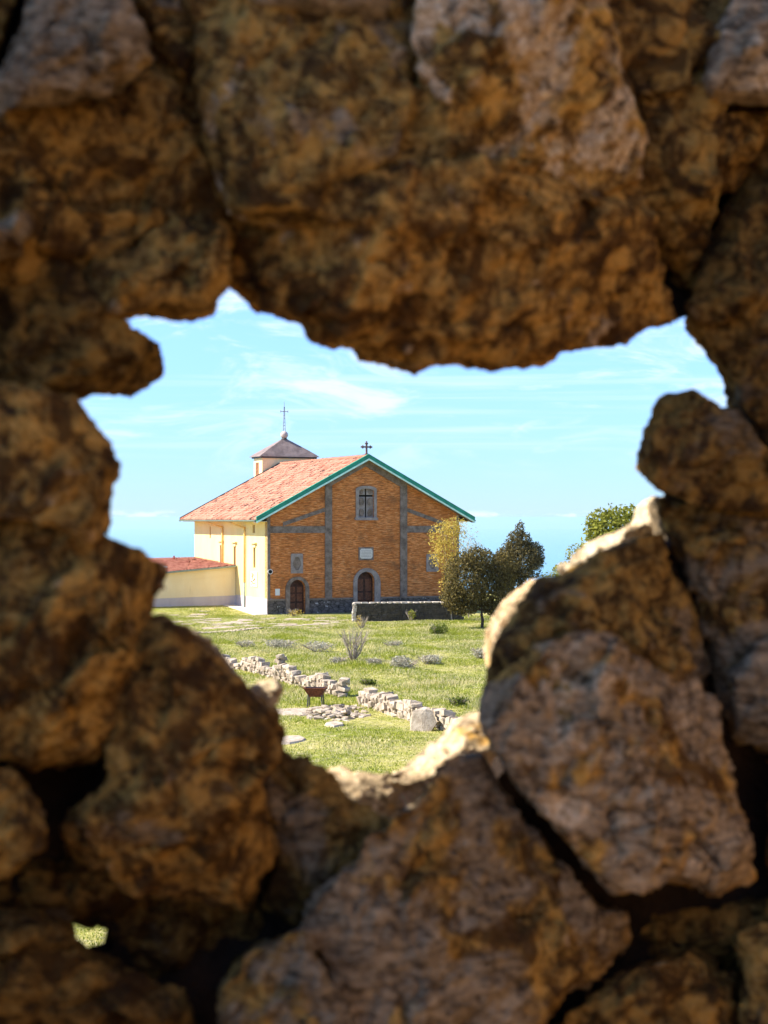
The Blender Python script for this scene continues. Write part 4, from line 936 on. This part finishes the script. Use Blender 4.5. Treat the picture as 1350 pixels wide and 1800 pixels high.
G = dict
ROCKS = [
 # (outline, depth, back, kwargs)
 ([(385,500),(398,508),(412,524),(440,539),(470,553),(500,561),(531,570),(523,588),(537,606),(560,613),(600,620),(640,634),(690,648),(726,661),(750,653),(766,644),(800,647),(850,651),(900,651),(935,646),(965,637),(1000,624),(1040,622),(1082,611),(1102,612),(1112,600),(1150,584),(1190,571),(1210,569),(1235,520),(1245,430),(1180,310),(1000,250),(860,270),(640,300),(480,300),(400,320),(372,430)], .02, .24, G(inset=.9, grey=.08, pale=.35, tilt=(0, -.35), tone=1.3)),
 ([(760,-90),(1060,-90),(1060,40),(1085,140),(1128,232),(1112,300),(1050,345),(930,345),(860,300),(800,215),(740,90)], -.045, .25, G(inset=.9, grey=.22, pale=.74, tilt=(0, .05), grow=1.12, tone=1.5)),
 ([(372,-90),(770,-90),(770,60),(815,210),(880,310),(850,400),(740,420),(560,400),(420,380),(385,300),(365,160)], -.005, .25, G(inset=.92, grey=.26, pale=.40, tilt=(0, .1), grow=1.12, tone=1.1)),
 ([(1050,-90),(1260,-90),(1262,60),(1240,180),(1215,290),(1240,400),(1200,460),(1120,380),(1115,240),(1060,110)], .02, .25, G(inset=.9, grey=.2, pale=.15, grow=1.2)),
 ([(1255,40),(1330,-60),(1480,-90),(1480,200),(1340,190),(1245,192),(1228,150)], -.03, .22, G(grey=.8, pale=.6, tone=1.35)),
 ([(1235,205),(1300,192),(1352,200),(1335,260),(1290,325),(1255,330),(1240,262)], .0, .2, G(grey=.1, pale=.2, grow=1.15)),
 ([(1335,215),(1500,180),(1500,960),(1380,850),(1330,780),(1288,722),(1278,680),(1258,648),(1232,610),(1214,585),(1204,560),(1232,470),(1280,340)], .035, .17, G(inset=.8, grey=.35, pale=.1, tilt=(-.35, 0), tone=.7)),
 ([(1119,820),(1126,796),(1140,760),(1150,735),(1162,710),(1180,698),(1212,694),(1235,704),(1258,716),(1292,724),(1330,775),(1400,810),(1420,900),(1340,912),(1270,905),(1210,893),(1165,872),(1136,842)], -.02, .24, G(inset=.72, grey=.35, pale=.2, tone=.7)),
 ([(1150,866),(1200,880),(1460,880),(1460,1350),(1310,1340),(1262,1230),(1225,1100),(1190,1000),(1160,930)], .055, .26, G(inset=.86, grey=.55, pale=.35, tilt=(-.25, 0))),
 ([(1168,925),(1120,938),(1082,952),(1043,970),(1010,995),(972,1008),(945,1014),(915,1050),(885,1100),(862,1150),(852,1205),(900,1260),(1100,1330),(1265,1290),(1250,1190),(1215,1040)], .03, .20, G(inset=.84, grey=.38, pale=.12, tilt=(-.3, .35))),
 ([(868,1180),(848,1215),(841,1250),(839,1280),(858,1300),(882,1345),(915,1395),(962,1445),(1010,1500),(1058,1560),(1085,1576),(1125,1570),(1180,1562),(1255,1576),(1332,1552),(1322,1450),(1295,1360),(1262,1240),(1200,1150),(1060,1105),(940,1115)], -.035, .24, G(inset=.76, grey=.55, pale=.45, tilt=(-.1, .1), tone=1.45)),
 ([(814,1314),(843,1322),(878,1385),(935,1455),(1000,1530),(1060,1588),(1118,1600),(1108,1680),(1066,1735),(1002,1748),(965,1800),(935,1890),(655,1890),(600,1790),(565,1700),(515,1640),(535,1590),(610,1510),(650,1455),(694,1432),(716,1410),(748,1402),(758,1380),(784,1346)], -.03, .30, G(inset=.80, grey=.62, pale=.30, tilt=(0, .30), tone=1.2)),
 ([(496,1308),(530,1330),(560,1340),(586,1366),(610,1398),(648,1422),(690,1444),(690,1510),(610,1570),(530,1640),(455,1600),(470,1500),(440,1400),(455,1330)], .05, .24, G(inset=.85, grey=.50, pale=.12, tilt=(0, .1))),
 ([(268,1076),(300,1085),(332,1102),(362,1122),(382,1142),(402,1168),(430,1190),(450,1216),(482,1236),(492,1244),(500,1300),(494,1322),(456,1380),(470,1440),(500,1500),(470,1560),(442,1632),(335,1602),(195,1575),(110,1510),(95,1450),(190,1380),(175,1250),(205,1130)], -.02, .24, G(inset=.78, grey=.30, pale=.30, tilt=(-.2, 0), tone=1.0)),
 ([(200,945),(242,966),(282,990),(289,1040),(273,1075),(250,1150),(235,1250),(170,1350),(40,1345),(-90,1320),(-90,900),(60,880),(150,910)], .0, .22, G(inset=.84, grey=.12, pale=.3, grow=1.04, tone=1.15)),
 ([(166,728),(190,758),(202,782),(218,812),(219,836),(206,860),(203,905),(200,948),(150,965),(40,915),(-90,930),(-90,670),(60,672),(130,690)], -.03, .22, G(inset=.82, grey=.15, pale=.42, grow=1.02, tone=1.2)),
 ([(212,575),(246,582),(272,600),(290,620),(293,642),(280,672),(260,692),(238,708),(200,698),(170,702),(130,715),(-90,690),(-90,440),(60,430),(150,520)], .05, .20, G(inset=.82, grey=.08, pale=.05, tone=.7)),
 ([(211,561),(245,556),(290,560),(330,558),(364,556),(372,540),(372,528),(385,514),(400,507),(404,450),(392,370),(330,340),(215,440),(110,500),(130,560)], .02, .22, G(inset=.88, grey=.08, pale=.3, tone=1.1)),
 ([(-90,205),(60,205),(182,182),(240,120),(375,160),(392,330),(350,420),(240,480),(110,540),(-90,480)], .02, .24, G(inset=.9, grey=.12, pale=.15, grow=1.13, tone=.95)),
 ([(15,70),(60,-90),(190,-90),(245,30),(275,110),(190,188),(60,205),(-10,218),(-25,150)], -.04, .2, G(inset=.78, grey=.85, pale=.4, tone=1.15)),
 ([(185,-90),(385,-90),(385,175),(285,140),(240,40)], .02, .2, G(grey=.25, pale=.2, grow=1.2)),
 ([(-120,-90),(50,-90),(5,80),(-30,160),(-120,220)], .03, .2, G(grey=.2, pale=.2)),
 ([(-90,370),(0,370),(52,385),(52,452),(-10,470),(-90,470)], -.02, .15, G(grey=.5, pale=.3)),
 ([(-90,1330),(25,1345),(70,1400),(82,1440),(70,1490),(0,1540),(-90,1570)], -.02, .2, G(grey=.2, pale=.25)),
 ([(372,1740),(415,1672),(535,1622),(572,1690),(625,1790),(655,1890),(400,1890)], -.05, .2, G(inset=.82, grey=.6, pale=.35, tilt=(0, .2))),
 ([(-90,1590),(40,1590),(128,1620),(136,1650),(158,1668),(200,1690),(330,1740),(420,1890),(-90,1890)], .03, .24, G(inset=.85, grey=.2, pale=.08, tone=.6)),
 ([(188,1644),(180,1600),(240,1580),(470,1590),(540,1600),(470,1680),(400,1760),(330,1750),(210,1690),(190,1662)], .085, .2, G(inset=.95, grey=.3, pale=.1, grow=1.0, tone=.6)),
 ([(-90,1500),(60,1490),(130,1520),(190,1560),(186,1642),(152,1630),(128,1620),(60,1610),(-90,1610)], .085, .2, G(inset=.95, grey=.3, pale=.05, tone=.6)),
 ([(1030,1740),(1120,1690),(1215,1668),(1310,1710),(1300,1890),(930,1890),(970,1800)], .02, .22, G(inset=.8, grey=.15, pale=.2)),
 ([(1290,1640),(1420,1580),(1480,1600),(1480,1890),(1290,1890),(1300,1720)], -.01, .22, G(grey=.2, pale=.15)),
 ([(1280,1180),(1340,1120),(1480,1100),(1480,1330),(1340,1325),(1290,1300)], .0, .2, G(grey=.5, pale=.2)),
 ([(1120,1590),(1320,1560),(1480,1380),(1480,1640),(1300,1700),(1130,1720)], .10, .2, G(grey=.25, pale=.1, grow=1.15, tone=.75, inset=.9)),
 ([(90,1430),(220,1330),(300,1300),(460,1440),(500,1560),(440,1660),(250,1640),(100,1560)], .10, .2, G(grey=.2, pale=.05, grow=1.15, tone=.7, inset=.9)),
 # outer leaf of the wall: far side stones, toned paler to paint the sunlit rim
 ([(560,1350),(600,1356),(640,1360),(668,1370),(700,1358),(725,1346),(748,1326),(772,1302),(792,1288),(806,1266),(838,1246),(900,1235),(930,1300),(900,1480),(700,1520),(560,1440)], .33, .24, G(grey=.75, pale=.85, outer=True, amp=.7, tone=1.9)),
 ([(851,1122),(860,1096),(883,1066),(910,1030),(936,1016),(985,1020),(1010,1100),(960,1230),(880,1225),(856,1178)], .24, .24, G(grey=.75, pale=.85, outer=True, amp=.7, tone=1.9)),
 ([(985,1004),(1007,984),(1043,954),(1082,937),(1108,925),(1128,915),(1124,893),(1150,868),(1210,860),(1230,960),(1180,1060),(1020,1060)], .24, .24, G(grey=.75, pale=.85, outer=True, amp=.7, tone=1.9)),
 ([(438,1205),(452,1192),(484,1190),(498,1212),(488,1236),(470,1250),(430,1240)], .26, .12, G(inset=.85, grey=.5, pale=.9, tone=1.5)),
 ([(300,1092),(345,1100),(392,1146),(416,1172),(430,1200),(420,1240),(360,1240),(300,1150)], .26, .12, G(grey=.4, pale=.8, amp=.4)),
]
for i, (pts, dep, back, kw) in enumerate(ROCKS): rock(pts, dep, back, seed=i + 1, **kw)
# stones of the same wall outside the picture
x0w, x1w, z0w, z1w = -2.0, 1.9, -.15, 3.3
inner = [wl(-60, -60, 0), wl(1430, 1860, 0)]; ix0, ix1, iz0, iz1 = inner[0].x, inner[1].x, inner[1].z, inner[0].z
rg_ = random.Random(77); z = z0w; k = 0
while z < z1w:
    h_ = rg_.uniform(.20, .32); x = x0w + rg_.uniform(-.1, 0)
    while x < x1w:
        w_ = rg_.uniform(.25, .45); xa, xb, za_, zb_ = x + .008, x + w_ - .008, z + .008, z + h_ - .008; x += w_
        if xb > ix0 and xa < ix1 and zb_ > iz0 and za_ < iz1:
            if xa < ix0 - .07: xb = ix0 - .0
            elif xb > ix1 + .07: xa = ix1 + .0
            elif za_ < iz0 - .07: zb_ = iz0
            elif zb_ > iz1 + .07: za_ = iz1
            else: continue
        j = lambda s=.03: rg_.uniform(-s, s); c2 = .05
        pts = [(xa + c2 + j(), za_ + j(.015)), (xb - c2 + j(), za_ + j(.015)), (xb + j(.01), za_ + c2 + j()), (xb + j(.01), zb_ - c2 + j()), (xb - c2 + j(), zb_ + j(.015)), (xa + c2 + j(), zb_ + j(.015)), (xa + j(.01), zb_ - c2 + j()), (xa + j(.01), za_ + c2 + j())]
        rock(pts, rg_.uniform(-.03, .04), .3, vox=.016, seed=100 + k, local=True, grey=rg_.uniform(.05, .6), pale=rg_.uniform(0, .5)); k += 1
    z += h_
# core plate closing the gaps, coloured near-black to stand for their shade
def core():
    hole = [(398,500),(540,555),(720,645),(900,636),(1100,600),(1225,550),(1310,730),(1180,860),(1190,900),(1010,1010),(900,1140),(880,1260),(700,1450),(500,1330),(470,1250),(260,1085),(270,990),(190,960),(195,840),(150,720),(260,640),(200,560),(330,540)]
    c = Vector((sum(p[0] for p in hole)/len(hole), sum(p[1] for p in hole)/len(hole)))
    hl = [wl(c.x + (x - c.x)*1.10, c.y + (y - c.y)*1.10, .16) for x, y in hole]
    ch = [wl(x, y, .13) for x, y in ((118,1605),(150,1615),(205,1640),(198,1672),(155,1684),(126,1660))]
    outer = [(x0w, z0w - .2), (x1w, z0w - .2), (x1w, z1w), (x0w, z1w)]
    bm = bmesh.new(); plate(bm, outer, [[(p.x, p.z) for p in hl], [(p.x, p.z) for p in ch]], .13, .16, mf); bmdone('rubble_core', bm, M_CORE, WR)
core()

# unseen walls added round the camera to block sky and bounce warm light
def enclosure():
    bm = bmesh.new(); zt = 4.0
    box(bm, 1.95, 2.5, -4.4, .1, -.3, 3.6); box(bm, -2.6, -2.05, -4.4, .1, -.3, .9); box(bm, -2.04, 1.94, -4.4, -3.9, -.3, 2.6)
    o = bmdone('added_bounce_walls', bm, M_BOUNCEW, WR); o.name = 'added_bounce_walls'
M_BOUNCEW = simple('bounce_wall_plain', (.46, .30, .15), .95, .5, 3, .05)
enclosure()
# ------------------------------------------------------------------ sea air
bm = bmesh.new(); box(bm, -91000, 91000, -91000, 91000, -603, 24)
hz = bmdone('haze', bm, None); tag(hz, 'thin pale sea haze', kind='stuff')
m = bpy.data.materials.new('sea_haze'); m.use_nodes = True; n_ = m.node_tree.nodes
for q in list(n_):
    if q.type != 'OUTPUT_MATERIAL': n_.remove(q)
pv = n_.new('ShaderNodeVolumePrincipled'); pv.inputs['Color'].default_value = (.60, .90, 1, 1); pv.inputs['Density'].default_value = 2.6e-5; pv.inputs['Anisotropy'].default_value = .1
m.node_tree.links.new(pv.outputs[0], n_['Material Output'].inputs['Volume']); hz.data.materials.append(m)
